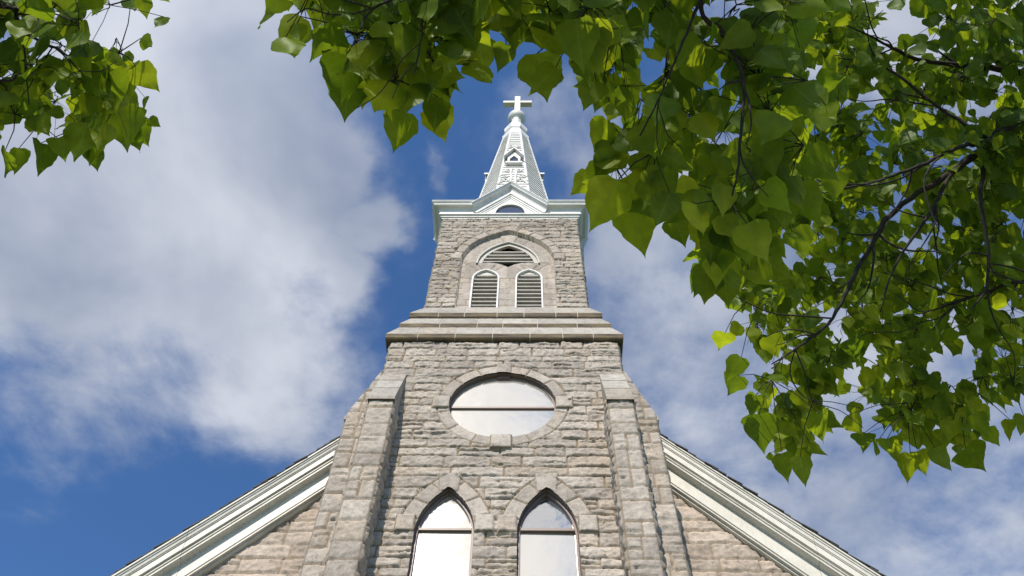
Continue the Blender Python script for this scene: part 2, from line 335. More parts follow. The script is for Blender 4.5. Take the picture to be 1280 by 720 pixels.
def relief(name, mat, parent, org, U, Nn, u0, u1, z0, z1, du, dz, lay, feat=None, cut=None, amp=0.03, rough=1.0, seed=1, parts=None):
    """a masonry face as a fine grid pushed out by every stone's own shape.
       feat(u,z,F) edits the fields; cut(u,z) < 0 is an opening"""
    nu = max(2, int(round((u1 - u0) / du)) + 1); nz = max(2, int(round((z1 - z0) / dz)) + 1)
    uu, zz = np.meshgrid(np.linspace(u0, u1, nu), np.linspace(z0, z1, nz)); u = uu.ravel(); z = zz.ravel()
    if cut is not None:                                       # pull the grid onto the outline of the opening
        d = cut(u, z); e = 0.004
        gx = (cut(u + e, z) - cut(u - e, z)) / (2 * e); gz = (cut(u, z + e) - cut(u, z - e)) / (2 * e)
        g2 = np.maximum(gx * gx + gz * gz, 0.2); near = np.abs(d) < 0.55 * max(du, dz)
        u = np.where(near, u - d * gx / g2, u); z = np.where(near, z - d * gz / g2, z); dv = np.where(near, 0.0, d)
    idn, d, cu, cz = lay.eval(u, z)
    F = dict(id=idn, d=d, cu=cu, cz=cz, base=np.zeros(u.shape), amp=np.full(u.shape, amp), rough=np.full(u.shape, rough), joint=np.full(u.shape, lay.joint), tone=np.zeros(u.shape))
    if feat is not None: feat(u, z, F)
    idn = F['id']; sid = seed * 131
    r1 = _hash(idn, idn * 0 + 1, sid); r2 = _hash(idn, idn * 0 + 2, sid); r3 = _hash(idn, idn * 0 + 3, sid)
    fac = np.full(u.shape, 9.0)                               # rock face: the lowest of several random planes
    for k in range(6):
        a = (_hash(idn, idn * 0 + 10 + k, sid) - 0.5); b = (_hash(idn, idn * 0 + 20 + k, sid) - 0.5); c = _hash(idn, idn * 0 + 30 + k, sid)
        fac = np.minimum(fac, 0.55 + 0.75 * c + a * 2.4 * (u - F['cu']) / 0.3 + b * 2.0 * (z - F['cz']) / 0.14)
    fac = np.clip(fac, -0.35, 1.5)
    jt = F['joint']; edge = np.clip((F['d'] - jt) / 0.016, 0, 1); edge = np.sqrt(edge)
    h = F['amp'] * (0.95 + 0.45 * fac) * edge
    h += F['amp'] * F['rough'] * edge * (0.50 * chips(u * 6.5 + 40, z * 8 + 7, seed) + 0.5 * chips(u * 13, z * 16, seed + 50) + 0.9 * fbm(u * 11, z * 13, seed, 4))
    # split ledges: a ragged gash with a lip above it on most rock-faced stones
    for kk, pr in ((0, 0.27), (1, 0.05)):
        on = (_hash(idn, idn * 0 + 60 + kk, sid) < pr) & (F['rough'] >= 0.99)
        zl = F['cz'] + (_hash(idn, idn * 0 + 62 + kk, sid) - 0.5) * 0.17 + 0.07 * fbm(u * 6 + kk * 30, z * 0 + _hash(idn, idn * 0 + 5, sid) * 50, seed + 3, 4)
        um = F['cu'] + (_hash(idn, idn * 0 + 64 + kk, sid) - 0.5) * 0.5; wl = 0.14 + 0.30 * _hash(idn, idn * 0 + 66 + kk, sid)
        tp = np.clip(1.3 - np.abs(u - um) / wl, 0, 1) * np.clip((F['d'] - jt) / 0.02, 0, 1) * on
        wd = 0.007 + 0.011 * vnoise(u * 14, z * 0 + idn * 0.37, seed + 8)
        h = h - 0.065 * tp * np.exp(-((z - zl) / wd) ** 2) + 0.026 * tp * np.where(z > zl, np.exp(-np.maximum(z - zl, 0) / 0.05), 0)
    mort = (F['d'] < jt).astype(float); h = np.where(mort > 0, -0.010 + 0.004 * fbm(u * 30, z * 30, seed), np.maximum(h, -0.055))
    h = h + F['base']
    O = np.array(org, float); U = np.array(U, float); Nn = np.array(Nn, float)
    co = O[None] + u[:, None] * U[None] + h[:, None] * Nn[None]; co[:, 2] += z
    i = np.arange((nu - 1) * (nz - 1)); r = i // (nu - 1); c = i % (nu - 1); v0 = r * nu + c
    q = np.stack([v0, v0 + 1, v0 + nu + 1, v0 + nu], 1)
    if np.dot(np.cross(U, (0, 0, 1)), Nn) < 0: q = q[:, ::-1]
    if cut is not None:
        keep = (dv[q] >= 0).all(1) & (dv[q].sum(1) > 0); q = q[keep]
    me = bpy.data.meshes.new(name)
    me.vertices.add(len(co)); me.vertices.foreach_set('co', co.ravel())
    me.loops.add(q.size); me.loops.foreach_set('vertex_index', q.ravel().astype(np.int32))
    me.polygons.add(len(q)); me.polygons.foreach_set('loop_start', np.arange(0, q.size, 4, dtype=np.int32))
    me.update(calc_edges=True); me.validate()
    at = me.color_attributes.new('stone', 'FLOAT_COLOR', 'POINT')
    cc = np.stack([np.clip(r1 * 0.8 + 0.1 + F['tone'], 0, 1), mort, r2, np.ones(u.shape)], 1).astype(np.float32)
    at.data.foreach_set('color', cc.ravel())
    return link(name, me, parent, [mat])

def flat_stone(mb_obj, tone_seed=3):
    """gives a plain mesh the per-stone attribute, one tone per separate block"""
    me = mb_obj.data; bm = bmesh.new(); bm.from_mesh(me); n = len(bm.verts); comp = [-1] * n; bm.verts.ensure_lookup_table(); k = 0
    for v in bm.verts:
        if comp[v.index] >= 0: continue
        st = [v]; comp[v.index] = k
        while st:
            w = st.pop()
            for e in w.link_edges:
                o = e.other_vert(w)
                if comp[o.index] < 0: comp[o.index] = k; st.append(o)
        k += 1
    bm.free(); R = random.Random(tone_seed); tones = [(R.random(), 0.0, R.random(), 1.0) for _ in range(k)]
    at = me.color_attributes.new('stone', 'FLOAT_COLOR', 'POINT')
    for i in range(n): at.data[i].color = tones[comp[i]]
    return mb_obj

# ------------------------------------------------------------------ the church
CX0, YA = -0.475, 12.422                                      # axis of the tower
WA, WB = 2.42, 1.947                                          # half widths of the two stages
church = tag(empty('stone_church', (CX0, YA, 0)), 'grey granite church with a stepped central tower, arched windows and a slender white spire', 'church')

# --- lower stage of the tower
YF = YA - WA
ROUND = Round(-0.455, 14.84, 1.02)
LANC = [Arch(-1.297, 11.49, 0.475, 1.02, 6.2), Arch(0.338, 11.49, 0.485, 1.02, 6.2)]
def cutA(u, z):
    d = ROUND.dist(u, z)
    for a in LANC: d = np.minimum(d, a.dist(u, z))
    return d
def block(F, u, z, u0, u1, za, zb, base, sid, amp=None, joint=0.012):
    d = np.minimum(np.minimum(u - u0, u1 - u), np.minimum(z - za, zb - z)); k = d > -0.004
    F['id'] = np.where(k, sid, F['id']); F['d'] = np.where(k, d, F['d']); F['base'] = np.where(k, base, F['base'])
    F['cu'] = np.where(k, (u0 + u1) / 2, F['cu']); F['cz'] = np.where(k, (za + zb) / 2, F['cz']); F['joint'] = np.where(k, joint, F['joint'])
    if amp is not None: F['amp'] = np.where(k, amp, F['amp'])
def ring(F, u, z, d, arc, w, seg, sid, base, amp, off=0.0, sel=None, joint=0.011):
    k = (d > -0.02) & (d < w)
    if sel is not None: k &= sel
    s = np.floor((arc + off) / seg); f = (arc + off) - s * seg
    dd = np.minimum(np.minimum(f, seg - f), np.minimum(w - d, d + 0.03))
    F['id'] = np.where(k, sid + s.astype(np.int64), F['id']); F['d'] = np.where(k, dd, F['d']); F['base'] = np.where(k, base, F['base'])
    F['amp'] = np.where(k, amp, F['amp']); F['rough'] = np.where(k, 0.6, F['rough']); F['joint'] = np.where(k, joint, F['joint'])
    F['cu'] = np.where(k, u, F['cu']); F['cz'] = np.where(k, z, F['cz'])
    k2 = (d >= w) & (d < w + 0.012)                            # mortar line round the ring
    if sel is not None: k2 &= sel
    F['d'] = np.where(k2, 0.0, F['d'])
def featA(u, z, F):
    ring(F, u, z, ROUND.dist(u, z), ROUND.arc(u, z), 0.235, 2 * math.pi * 1.02 / 14, 900000, 0.010, 0.012, off=0.23)
    c = ROUND
    block(F, u, z, c.cx - 0.15, c.cx + 0.15, c.cz + c.r - 0.03, c.cz + c.r + 0.31, 0.03, 910001, 0.012)
    block(F, u, z, c.cx - 0.19, c.cx + 0.19, c.cz - c.r - 0.34, c.cz - c.r + 0.05, 0.085, 910002, 0.015)
    block(F, u, z, c.cx - c.r - 0.32, c.cx - c.r + 0.02, c.cz - 0.16, c.cz + 0.2, 0.06, 910003, 0.014)
    block(F, u, z, c.cx + c.r - 0.02, c.cx + c.r + 0.32, c.cz - 0.16, c.cz + 0.2, 0.06, 910004, 0.014)
    for i, a in enumerate(LANC):
        d = a.dist(u, z); up = z > a.zs + 0.0
        ring(F, u, z, d, a.arc(u, z) + np.where(u < a.cx, 50, 0), 0.285, 0.37, 920000 + i * 4000, 0.012, 0.014, off=0.03, sel=up)
        k = (np.abs(u - a.cx) < 0.17 * (1 + (z - 12.5) * 0.6) ) & (z > 12.42) & (z < 12.86) & (d > -0.02)    # keystone
        dd = np.minimum(0.17 * (1 + (z - 12.5) * 0.6) - np.abs(u - a.cx), np.minimum(12.86 - z, d + 0.03))
        F['id'] = np.where(k, 930000 + i, F['id']); F['d'] = np.where(k, dd, F['d']); F['base'] = np.where(k, 0.035, F['base']); F['cz'] = np.where(k, 12.6, F['cz']); F['cu'] = np.where(k, a.cx, F['cu'])
        for sgn in (-1, 1):                                   # projecting springer blocks
            e = a.cx + sgn * a.hw; u0, u1 = (e - 0.315, e + 0.0) if sgn < 0 else (e, e + 0.315)
            block(F, u, z, u0, u1, a.zs - 0.01, a.zs + 0.36, 0.065, 940000 + i * 2 + (sgn > 0), 0.018)
layA = Coursed(CX0 - WA, CX0 + WA, 9.4, 17.0, (0.19, 0.29), (0.38, 1.15), 11, split=0.10)
relief('tower_wall', M_GRAN, church, (0, YF, 0), (1, 0, 0), (0, -1, 0), CX0 - WA, CX0 + WA, 9.4, 17.0, 0.018, 0.019, layA, featA, cutA, 0.030, 1.0, 11)
layL = Coursed(CX0 - WA, CX0 + WA, 0, 9.4, (0.22, 0.32), (0.4, 1.1), 12)
def cutL(u, z): return np.minimum(LANC[0].dist(u, z), LANC[1].dist(u, z))
relief('tower_base_wall', M_GRAN, church, (0, YF, 0), (1, 0, 0), (0, -1, 0), CX0 - WA, CX0 + WA, 0, 9.4, 0.06, 0.06, layL, None, cutL, 0.03, 1.0, 12)
for sg in (-1, 1):
    lay = Coursed(YF, YA + WA, 0, 17.0, (0.22, 0.32), (0.4, 1.1), 13 + sg)
    relief('tower_side_wall', M_GRAN, church, (CX0 + sg * WA, 0, 0), (0, 1, 0), (sg, 0, 0), YF, YA + WA, 0, 17.0, 0.05, 0.06, lay, None, None, 0.03, 1.0, 14 + sg)
m = MB(); m.box((CX0, YA + 0.12, 8.5), (2 * WA - 0.1, 2 * WA - 0.44, 16.9)); m.build('tower_core', M_DARK, church)
m = MB(); m.box((CX0, YA + WA - 0.02, 8.5), (2 * WA - 0.06, 0.05, 16.96)); m.build('tower_rear_wall', M_GRAN, church)

# --- windows of the lower stage
def strip_in(mb, ol, y0, y1, closed=False, mi=0):
    n = len(ol); vs = [(x, y0, z) for x, z in ol] + [(x, y1, z) for x, z in ol]
    mb.add(vs, [(k, (k + 1) % n, n + (k + 1) % n, n + k) for k in range(n if closed else n - 1)], mi)
def frame_band(mb, o1, o2, y0, y1, closed=False, mi=0):
    """a moulded band between outline o1 (outer) and o2 (inner), front at y0"""
    secs = [[(a[0], y0, a[1]), (b[0], y0, b[1]), (b[0], y1, b[1]), (a[0], y1, a[1])] for a, b in zip(o1, o2)]
    mb.sweep(secs, closed_path=closed, mi=mi)
def fill(mb, ol, y, tilt=(0, 0), c=(0, 0), mi=0, thick=0.012):
    n = len(ol); f = lambda x, z: y + tilt[0] * (x - c[0]) + tilt[1] * (z - c[1])
    mb.add([(x, f(x, z), z) for x, z in ol] + [(x, f(x, z) + thick, z) for x, z in ol],
           [tuple(range(n)), tuple(range(2 * n - 1, n - 1, -1))] + [(k, (k + 1) % n, n + (k + 1) % n, n + k) for k in range(n)], mi)
DG = 0.11
def lancet(a, tilts, mats):
    zb = 6.2
    m = MB(); frame_band(m, a.outline(16, -0.006, zb), a.outline(16, -0.045, zb), YF + DG - 0.045, YF + DG + 0.03)
    zbar = 11.66
    m.box((a.cx, YF + DG - 0.01, zbar), (2 * a.hw - 0.06, 0.06, 0.055)); m.box((a.cx, YF + DG - 0.03, zbar - 3.2), (2 * a.hw - 0.06, 0.06, 0.055))
    fr = m.build('lancet_window', M_FRAME, church, bevel=0.006)
    r = MB(); frame_band(r, a.outline(16, 0.05, zb), a.outline(16, -0.004, zb), YF + 0.004, YF + DG + 0.05); r.build('reveal', M_REVEAL, fr)
    ins = a.outline(16, -0.04, zb); up = [p for p in ins if p[1] >= zbar]; hw = up[0]
    up = [(a.cx - a.hw + 0.042, zbar)] + up[1 if abs(up[0][1] - zbar) < 1e-3 else 0:] + [(a.cx + a.hw - 0.042, zbar)]
    p = MB(); fill(p, up, YF + DG, tilts[0], (a.cx, 12.0)); p.build('upper_pane', mats[0], fr)
    lo = [(a.cx - a.hw + 0.04, zb), (a.cx - a.hw + 0.04, zbar), (a.cx + a.hw - 0.04, zbar), (a.cx + a.hw - 0.04, zb)]
    p = MB(); fill(p, lo, YF + DG + 0.004, tilts[1], (a.cx, 10.9)); p.build('lower_pane', mats[1], fr)
lancet(LANC[0], ((0.0, 0.0), (0.0, 0.0)), (M_GLASS, M_GLASS))
lancet(LANC[1], ((0.02, 0.02), (0.01, 0.01)), (M_GLASS2, M_GLASS))
c = ROUND; m = MB()
frame_band(m, c.outline(64, -0.004), c.outline(64, -0.035), YF + DG - 0.03, YF + DG + 0.03, True)
m.box((c.cx, YF + DG - 0.012, c.cz), (2 * c.r - 0.04, 0.05, 0.045)); m.box((c.cx, YF + DG - 0.03, c.cz + c.r - 0.05), (0.25, 0.05, 0.08))
rw = m.build('round_window', M_FRAME, church)
r = MB(); frame_band(r, c.outline(64, 0.05), c.outline(64, -0.003), YF + 0.004, YF + DG + 0.05, True); r.build('reveal', M_REVEAL, rw)
for nm, sg in (('upper_pane', 1), ('lower_pane', -1)):
    ol = [(c.cx + (c.r - 0.03) * math.cos(t), c.cz + sg * (c.r - 0.03) * math.sin(t)) for t in [math.pi * k / 30 for k in range(31)]]
    p = MB(); fill(p, ol, YF + DG, (0, -0.012 * sg), (c.cx, c.cz)); p.build(nm, M_GLASS, rw)

# --- angle buttresses: two to the front, two to the sides, with sloped slab heads
def buttress_front(x0, x1, seed):
    yf = YF - 0.5; lay = Coursed(x0, x1, 0, 14.33, (0.30, 0.46), (0.3, 0.5), seed, split=0.0, pair=True)
    b = relief('buttress', M_GRAN, church, (0, yf, 0), (1, 0, 0), (0, -1, 0), x0, x1, 8.6, 14.33, 0.022, 0.028, Coursed(x0, x1, 8.6, 14.33, (0.30, 0.46), (0.3, 0.5), seed, split=0.0, pair=True), None, None, 0.022, 1.0, seed)
    relief('lower_face', M_GRAN, b, (0, yf, 0), (1, 0, 0), (0, -1, 0), x0, x1, 0, 8.6, 0.06, 0.06, Coursed(x0, x1, 0, 8.6, (0.3, 0.46), (0.3, 0.5), seed + 1, pair=True), None, None, 0.022, 1.0, seed + 1)
    for x, sg in ((x0, -1), (x1, 1)):
        relief('side_face', M_GRAN, b, (x, 0, 0), (0, 1, 0), (sg, 0, 0), yf, YF + 0.03, 0, 14.35, 0.026, 0.032, Coursed(yf, YF + 0.03, 0, 14.35, (0.30, 0.46), (0.2, 0.5), seed, split=0.0, pair=True), None, None, 0.030, 1.4, seed + 3)
    m = MB(); zt, zb = 15.90, 14.36; y0, y1 = yf - 0.05, YF + 0.01
    for k in range(3):                                        # three dressed slabs up the slope
        a, e = k / 3, (k + 1) / 3; g = 0.012 if k < 2 else 0
        za, ze = zb + (zt - zb) * a, zb + (zt - zb) * e - g; ya, ye = y0 + (y1 - y0) * a, y0 + (y1 - y0) * e
        xa, xb = x0 - 0.012, x1 + 0.012
        dn = 0.10 if k == 0 else 0.0
        sec = lambda x: [(x, ya, za), (x, ye, ze), (x, YF + 0.02, ze), (x, YF + 0.02, za - dn), (x, ya + 0.0, za - dn)] if k == 0 else [(x, ya, za), (x, ye, ze), (x, YF + 0.02 + k * 0.001, ze), (x, YF + 0.02, za)]
        m.sweep([sec(xa), sec(xb)])
    h = m.build('sloped_head', M_DRESS, b, bevel=0.008); flat_stone(h, seed)
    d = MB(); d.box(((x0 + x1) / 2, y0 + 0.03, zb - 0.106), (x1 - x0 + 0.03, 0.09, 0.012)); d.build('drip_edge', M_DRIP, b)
buttress_front(-2.885, -2.42, 21); buttress_front(1.475, 1.945, 25)
def buttress_side(sg, seed):
    xi = CX0 + sg * WA; xo = xi + sg * 0.475; y0 = YF - 0.03; y1 = YF + 0.62; x0, x1 = min(xi, xo), max(xi, xo)
    ln = lambda u: 14.52 + (abs(xo - 0) - 0) * 0
    def cut(u, z):                                            # sloped shoulder
        t = (u - xo) / (xi - xo); return -(z - (14.5 + 1.45 * t)) * 0.3
    def feat(u, z, F):
        pass
    lay = Coursed(x0, x1, 8.6, 15.96, (0.30, 0.44), (0.3, 0.5), seed, split=0.0, pair=True)
    b = relief('buttress', M_GRAN, church, (0, y0, 0), (1, 0, 0), (0, -1, 0), x0, x1, 8.6, 15.96, 0.022, 0.028, lay, None, cut, 0.024, 1.0, seed)
    relief('lower_face', M_GRAN, b, (0, y0, 0), (1, 0, 0), (0, -1, 0), x0, x1, 0, 8.6, 0.06, 0.06, Coursed(x0, x1, 0, 8.6, (0.3, 0.46), (0.3, 0.5), seed + 1, pair=True), None, None, 0.022, 1.0, seed + 1)
    relief('side_face', M_GRAN, b, (xo, 0, 0), (0, 1, 0), (sg, 0, 0), y0, y1, 0, 14.5, 0.04, 0.05, Coursed(y0, y1, 0, 14.5, (0.3, 0.46), (0.3, 0.5), seed + 2, pair=True), None, None, 0.025, 1.0, seed + 2)
    m = MB(); xx = xo + sg * 0.045
    A = (xx, 14.44); B = (xi, 15.97); Bi = (xi, 15.80); Ai = (xx, 14.36); I = (xi, 14.36)
    poly = [A, B, I, Ai]
    m.sweep([[(x, y0 + 0.02, z) for x, z in poly], [(x, y1, z) for x, z in poly]]); h = m.build('sloped_head', M_DRESS, b, bevel=0.006); flat_stone(h, seed)
    m = MB(); m.box(((xi + xo) / 2, y1, 7.2), (abs(xo - xi) - 0.02, 0.04, 14.4)); m.build('rear_face', M_GRAN, b)
buttress_side(-1, 31); buttress_side(1, 35)

# --- weathered string courses between the two stages
def pt(side, s, W, z, y=YA, x=CX0):
    s = max(-W, min(W, s))
    return {0: (x + s, y - W, z), 1: (x + W, y + s, z), 2: (x - s, y + W, z), 3: (x - W, y - s, z)}[side]
def square_band(mb, prof, cuts=((-99, 99),), gap=0.0, mi=0, sides=(0, 1, 2, 3), closed=True):
    for sd in sides:
        for a, b in cuts:
            A = a if a <= -50 else a + gap / 2; B = b if b >= 50 else b - gap / 2
            mb.sweep([[pt(sd, A, W, z) for W, z in prof], [pt(sd, B, W, z) for W, z in prof]], closed_sec=closed, caps=closed, mi=mi)
def string_course(Wo, z0, z1, Wt, zt, joints, seed):
    st = [(Wt - 0.12, z0 + 0.02), (Wo - 0.03, z0), (Wo - 0.004, z0 + 0.03), (Wo, z1), (Wt, zt), (Wt - 0.12, zt)]
    js = [-99] + joints + [99]
    m = MB(); square_band(m, st, list(zip(js[:-1], js[1:])), 0.016)
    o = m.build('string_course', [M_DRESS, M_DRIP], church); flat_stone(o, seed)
    for p in o.data.polygons:                                 # stained drip face and underside; their shade is painted in too
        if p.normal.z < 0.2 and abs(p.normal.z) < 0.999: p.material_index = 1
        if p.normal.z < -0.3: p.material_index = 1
    f = MB(); ins = [(Wt - 0.13, z0 + 0.03), (Wo - 0.036, z0 + 0.008), (Wo - 0.012, z0 + 0.03), (Wo - 0.008, z1 - 0.004), (Wt - 0.008, zt - 0.004), (Wt - 0.13, zt - 0.004)]
    square_band(f, ins); f.build('mortar_bed', M_JOINT, o)
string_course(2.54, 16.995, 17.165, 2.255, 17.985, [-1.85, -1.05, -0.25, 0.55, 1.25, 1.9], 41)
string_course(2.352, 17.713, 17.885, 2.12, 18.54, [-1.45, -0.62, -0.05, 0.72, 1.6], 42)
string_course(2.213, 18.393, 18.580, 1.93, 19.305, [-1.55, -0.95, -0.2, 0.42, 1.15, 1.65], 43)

# --- belfry stage
YB = YA - WB
ENC = Arch(-0.492, 21.72, 1.205, 1.70, 19.2); BIG = Arch(-0.485, 21.62, 0.845, 1.31, 21.0)
LOU = [Arch(-1.037, 20.82, 0.355, 0.50, 19.2), Arch(0.066, 20.82, 0.350, 0.50, 19.2)]
def d_low(u, z):                                              # outside the rings of the two small arches
    return np.minimum(LOU[0].dist(u, z), LOU[1].dist(u, z))
def d_tymp(u, z):                                             # louvred field under the big arch
    return np.maximum(BIG.dist(u, z) + 0.0, -(np.minimum(np.hypot(u - LOU[0].cx, (z - 20.95) * 0.95), np.hypot(u - LOU[1].cx, (z - 20.95) * 0.95)) - 0.74))
def cutB(u, z): return np.minimum(d_low(u, z), np.maximum(d_tymp(u, z), 21.40 - z))
layE = Coursed(-1.8, 0.9, 19.2, 23.6, (0.26, 0.30), (0.4, 0.62), 52, split=0.0, joint=0.006)
def featB(u, z, F):
    de = ENC.dist(u, z); up = z > ENC.zs
    ring(F, u, z, de, ENC.arc(u, z) + np.where(u < ENC.cx, 60, 0), 0.26, 0.42, 950000, 0.012, 0.022, off=0.1, sel=up)
    k = (np.abs(u - ENC.cx) < 0.23 + (z - 23.5) * 0.35) & (z > 23.36) & (z < 23.86) & (de > -0.02)
    dd = np.minimum(0.23 + (z - 23.5) * 0.35 - np.abs(u - ENC.cx), 23.86 - z)
    F['id'] = np.where(k, 957000, F['id']); F['d'] = np.where(k, dd, F['d']); F['base'] = np.where(k, 0.03, F['base']); F['cu'] = np.where(k, ENC.cx, F['cu']); F['cz'] = np.where(k, 23.6, F['cz'])
    for sg in (-1, 1):
        e = ENC.cx + sg * ENC.hw; u0, u1 = (e - 0.32, e) if sg < 0 else (e, e + 0.32)
        block(F, u, z, u0, u1, ENC.zs - 0.02, ENC.zs + 0.30, 0.045, 958000 + (sg > 0), 0.018)
    k = de < 0.012                                            # smooth ashlar set back inside the big arch
    idn, d, cu, cz = layE.eval(u, z)
    for nm, v in (('id', idn + 960000), ('d', d), ('cu', cu), ('cz', cz)): F[nm] = np.where(k, v, F[nm])
    F['base'] = np.where(k, -0.085, F['base']); F['amp'] = np.where(k, 0.004, F['amp']); F['rough'] = np.where(k, 0.4, F['rough']); F['joint'] = np.where(k, 0.006, F['joint'])
    db = BIG.dist(u, z); kk = k & (z > 21.70)
    ring(F, u, z, db, BIG.arc(u, z) + np.where(u < BIG.cx, 60, 0), 0.62, 1.25, 970000, -0.085, 0.004, off=0.0, sel=kk, joint=0.006)
    kk = k & (z > 20.86) & (z < 21.70)
    for i, a in enumerate(LOU):
        dl = a.dist(u, z); near = kk & (np.abs(u - a.cx) <= 0.56)
        ring(F, u, z, dl, a.arc(u, z) + np.where(u < a.cx, 60, 0), 0.55, 0.5, 980000 + i * 1000, -0.085, 0.004, off=0.04, sel=near, joint=0.006)
    kz = k & (np.abs(z - 20.86) < 0.012); F['d'] = np.where(kz, 0.0, F['d'])
    kz = k & (np.abs(z - 21.70) < 0.010) & (db > 0); F['d'] = np.where(kz, 0.0, F['d'])
    ks = k & (np.abs(u - BIG.cx) < 0.20 + (z - 23.1) * 0.3) & (z > 22.9); dd = np.minimum(0.20 + (z - 23.1) * 0.3 - np.abs(u - BIG.cx), 0.1)
    F['id'] = np.where(ks, 990000, F['id']); F['d'] = np.where(ks, dd, F['d']); F['base'] = np.where(ks, -0.06, F['base'])
    for i, a in enumerate(LOU):
        dl = a.dist(u, z); wd = 0.10 + (z - 21.3) * 0.45
        ks = k & (np.abs(u - a.cx) < wd) & (z > 21.25) & (z < 21.60) & (dl > -0.02)
        F['id'] = np.where(ks, 991000 + i, F['id']); F['d'] = np.where(ks, np.minimum(wd - np.abs(u - a.cx), 21.60 - z), F['d']); F['base'] = np.where(ks, -0.06, F['base'])
layB = Coursed(CX0 - WB, CX0 + WB, 19.26, 24.28, (0.17, 0.27), (0.32, 0.95), 51, split=0.15)
relief('belfry_wall', M_GRAN, church, (0, YB, 0), (1, 0, 0), (0, -1, 0), CX0 - WB, CX0 + WB, 19.26, 24.28, 0.018, 0.020, layB, featB, cutB, 0.030, 1.1, 51)
for sg in (-1, 1):
    relief('belfry_side_wall', M_GRAN, church, (CX0 + sg * WB, 0, 0), (0, 1, 0), (sg, 0, 0), YB, YA + WB, 19.26, 24.28, 0.05, 0.05, Coursed(YB, YA + WB, 19.26, 24.28, (0.17, 0.27), (0.32, 0.95), 55 + sg), None, None, 0.03, 1.0, 55 + sg)
m = MB(); m.box((CX0, YA + WB - 0.02, 21.7), (2 * WB - 0.04, 0.04, 5.1)); m.build('belfry_rear_wall', M_GRAN, church)
m = MB(); m.box((CX0, YA + 0.3, 21.7), (2 * WB - 0.1, 2 * WB - 0.68, 5.0)); m.build('belfry_core', M_DARK, church)
def louvre(name, a, zb, field=None):
    m = MB(); y0 = YB + 0.085
    frame_band(m, a.outline(14, -0.004, zb), a.outline(14, -0.048, zb), y0 - 0.045, y0 + 0.12)
    fr = m.build(name, M_WHITE if field is None else M_LOUV, church, bevel=0.008)
    s = MB(); z = zb + (0.09 if field is None else 0.17)
    top = a.zs + a.rise - (0.20 if field is None else 0.42)
    while z < top:
        us = np.linspace(a.cx - a.hw, a.cx + a.hw, 161); zc = np.full(us.shape, z)
        ok = a.dist(us, zc) < -0.05
        if field is not None: ok &= (field(us, zc) < -0.02) & (BIG2.dist(us, zc) < 0)
        i = 0
        while i < len(us):                                    # one board for each open run at this height
            if ok[i]:
                j = i
                while j + 1 < len(us) and ok[j + 1]: j += 1
                if us[j] - us[i] > 0.05:
                    s.box(((us[i] + us[j]) / 2, y0 + 0.05, z), (us[j] - us[i], 0.085, 0.030), Matrix.Rotation(math.radians(18), 3, 'X'))
                i = j + 1
            else: i += 1
        z += 0.186
    s.build('slats', M_LOUV, fr)
    if field is not None:
        g = MB(); frame_band(g, a.outline(20, -0.045, zb), BIG2.outline(20, 0.0, zb), y0 + 0.01, y0 + 0.09); g.build('inner_board', M_BOARD, fr)
        hd = [p for p in BIG2.outline(24, 0.02, zb) if p[1] > top - 0.03]
    else: hd = [p for p in a.outline(24, -0.05, zb) if p[1] > top - 0.03]; b = MB(); fill(b, hd, y0 + 0.02, thick=0.03); b.build('head_board', M_BOARD if field is not None else M_LOUV, fr)
BIG2 = Arch(BIG.cx, 21.62, 0.69, 1.13, 21.0)
for a in LOU: louvre('louvre', a, 19.28)
louvre('arch_louvre', BIG, 21.66, d_tymp)

# --- timber cornice, square on plan
PROF = [(1.93, 24.255), (1.972, 24.255), (1.98, 24.30), (2.012, 24.315), (2.016, 24.365), (2.05, 24.38), (2.066, 24.395), (2.066, 24.448), (2.03, 24.455)]
m = MB(); square_band(m, PROF + [(1.93, 24.455)]); m.build('bed_moulding', M_WHITE, church, weld=True)
cov = [(2.03, 24.456)] + [(2.045 + 0.155 * (1 - math.cos(t)), 24.47 + 0.23 * math.sin(t)) for t in [math.radians(9 * k) for k in range(0, 9)]]
cov += [(2.215, 24.70), (2.222, 24.72), (2.232, 24.725)] + [(2.235 + 0.06 * (0.5 - 0.5 * math.cos(math.pi * k / 6)), 24.735 + 0.09 * k / 6) for k in range(7)] + [(2.305, 24.83), (2.305, 24.852)]
for k in range(4):                                            # one length round each corner, between the pediments
    m = MB(); cp = cov + [(1.2, 25.02), (1.2, 24.456)]
    square_band(m, cp, ((1.03, 99),), sides=(k,)); square_band(m, cp, ((-99, -1.03),), sides=((k + 1) % 4,)); m.build('cornice', M_WHITE, church, weld=True)
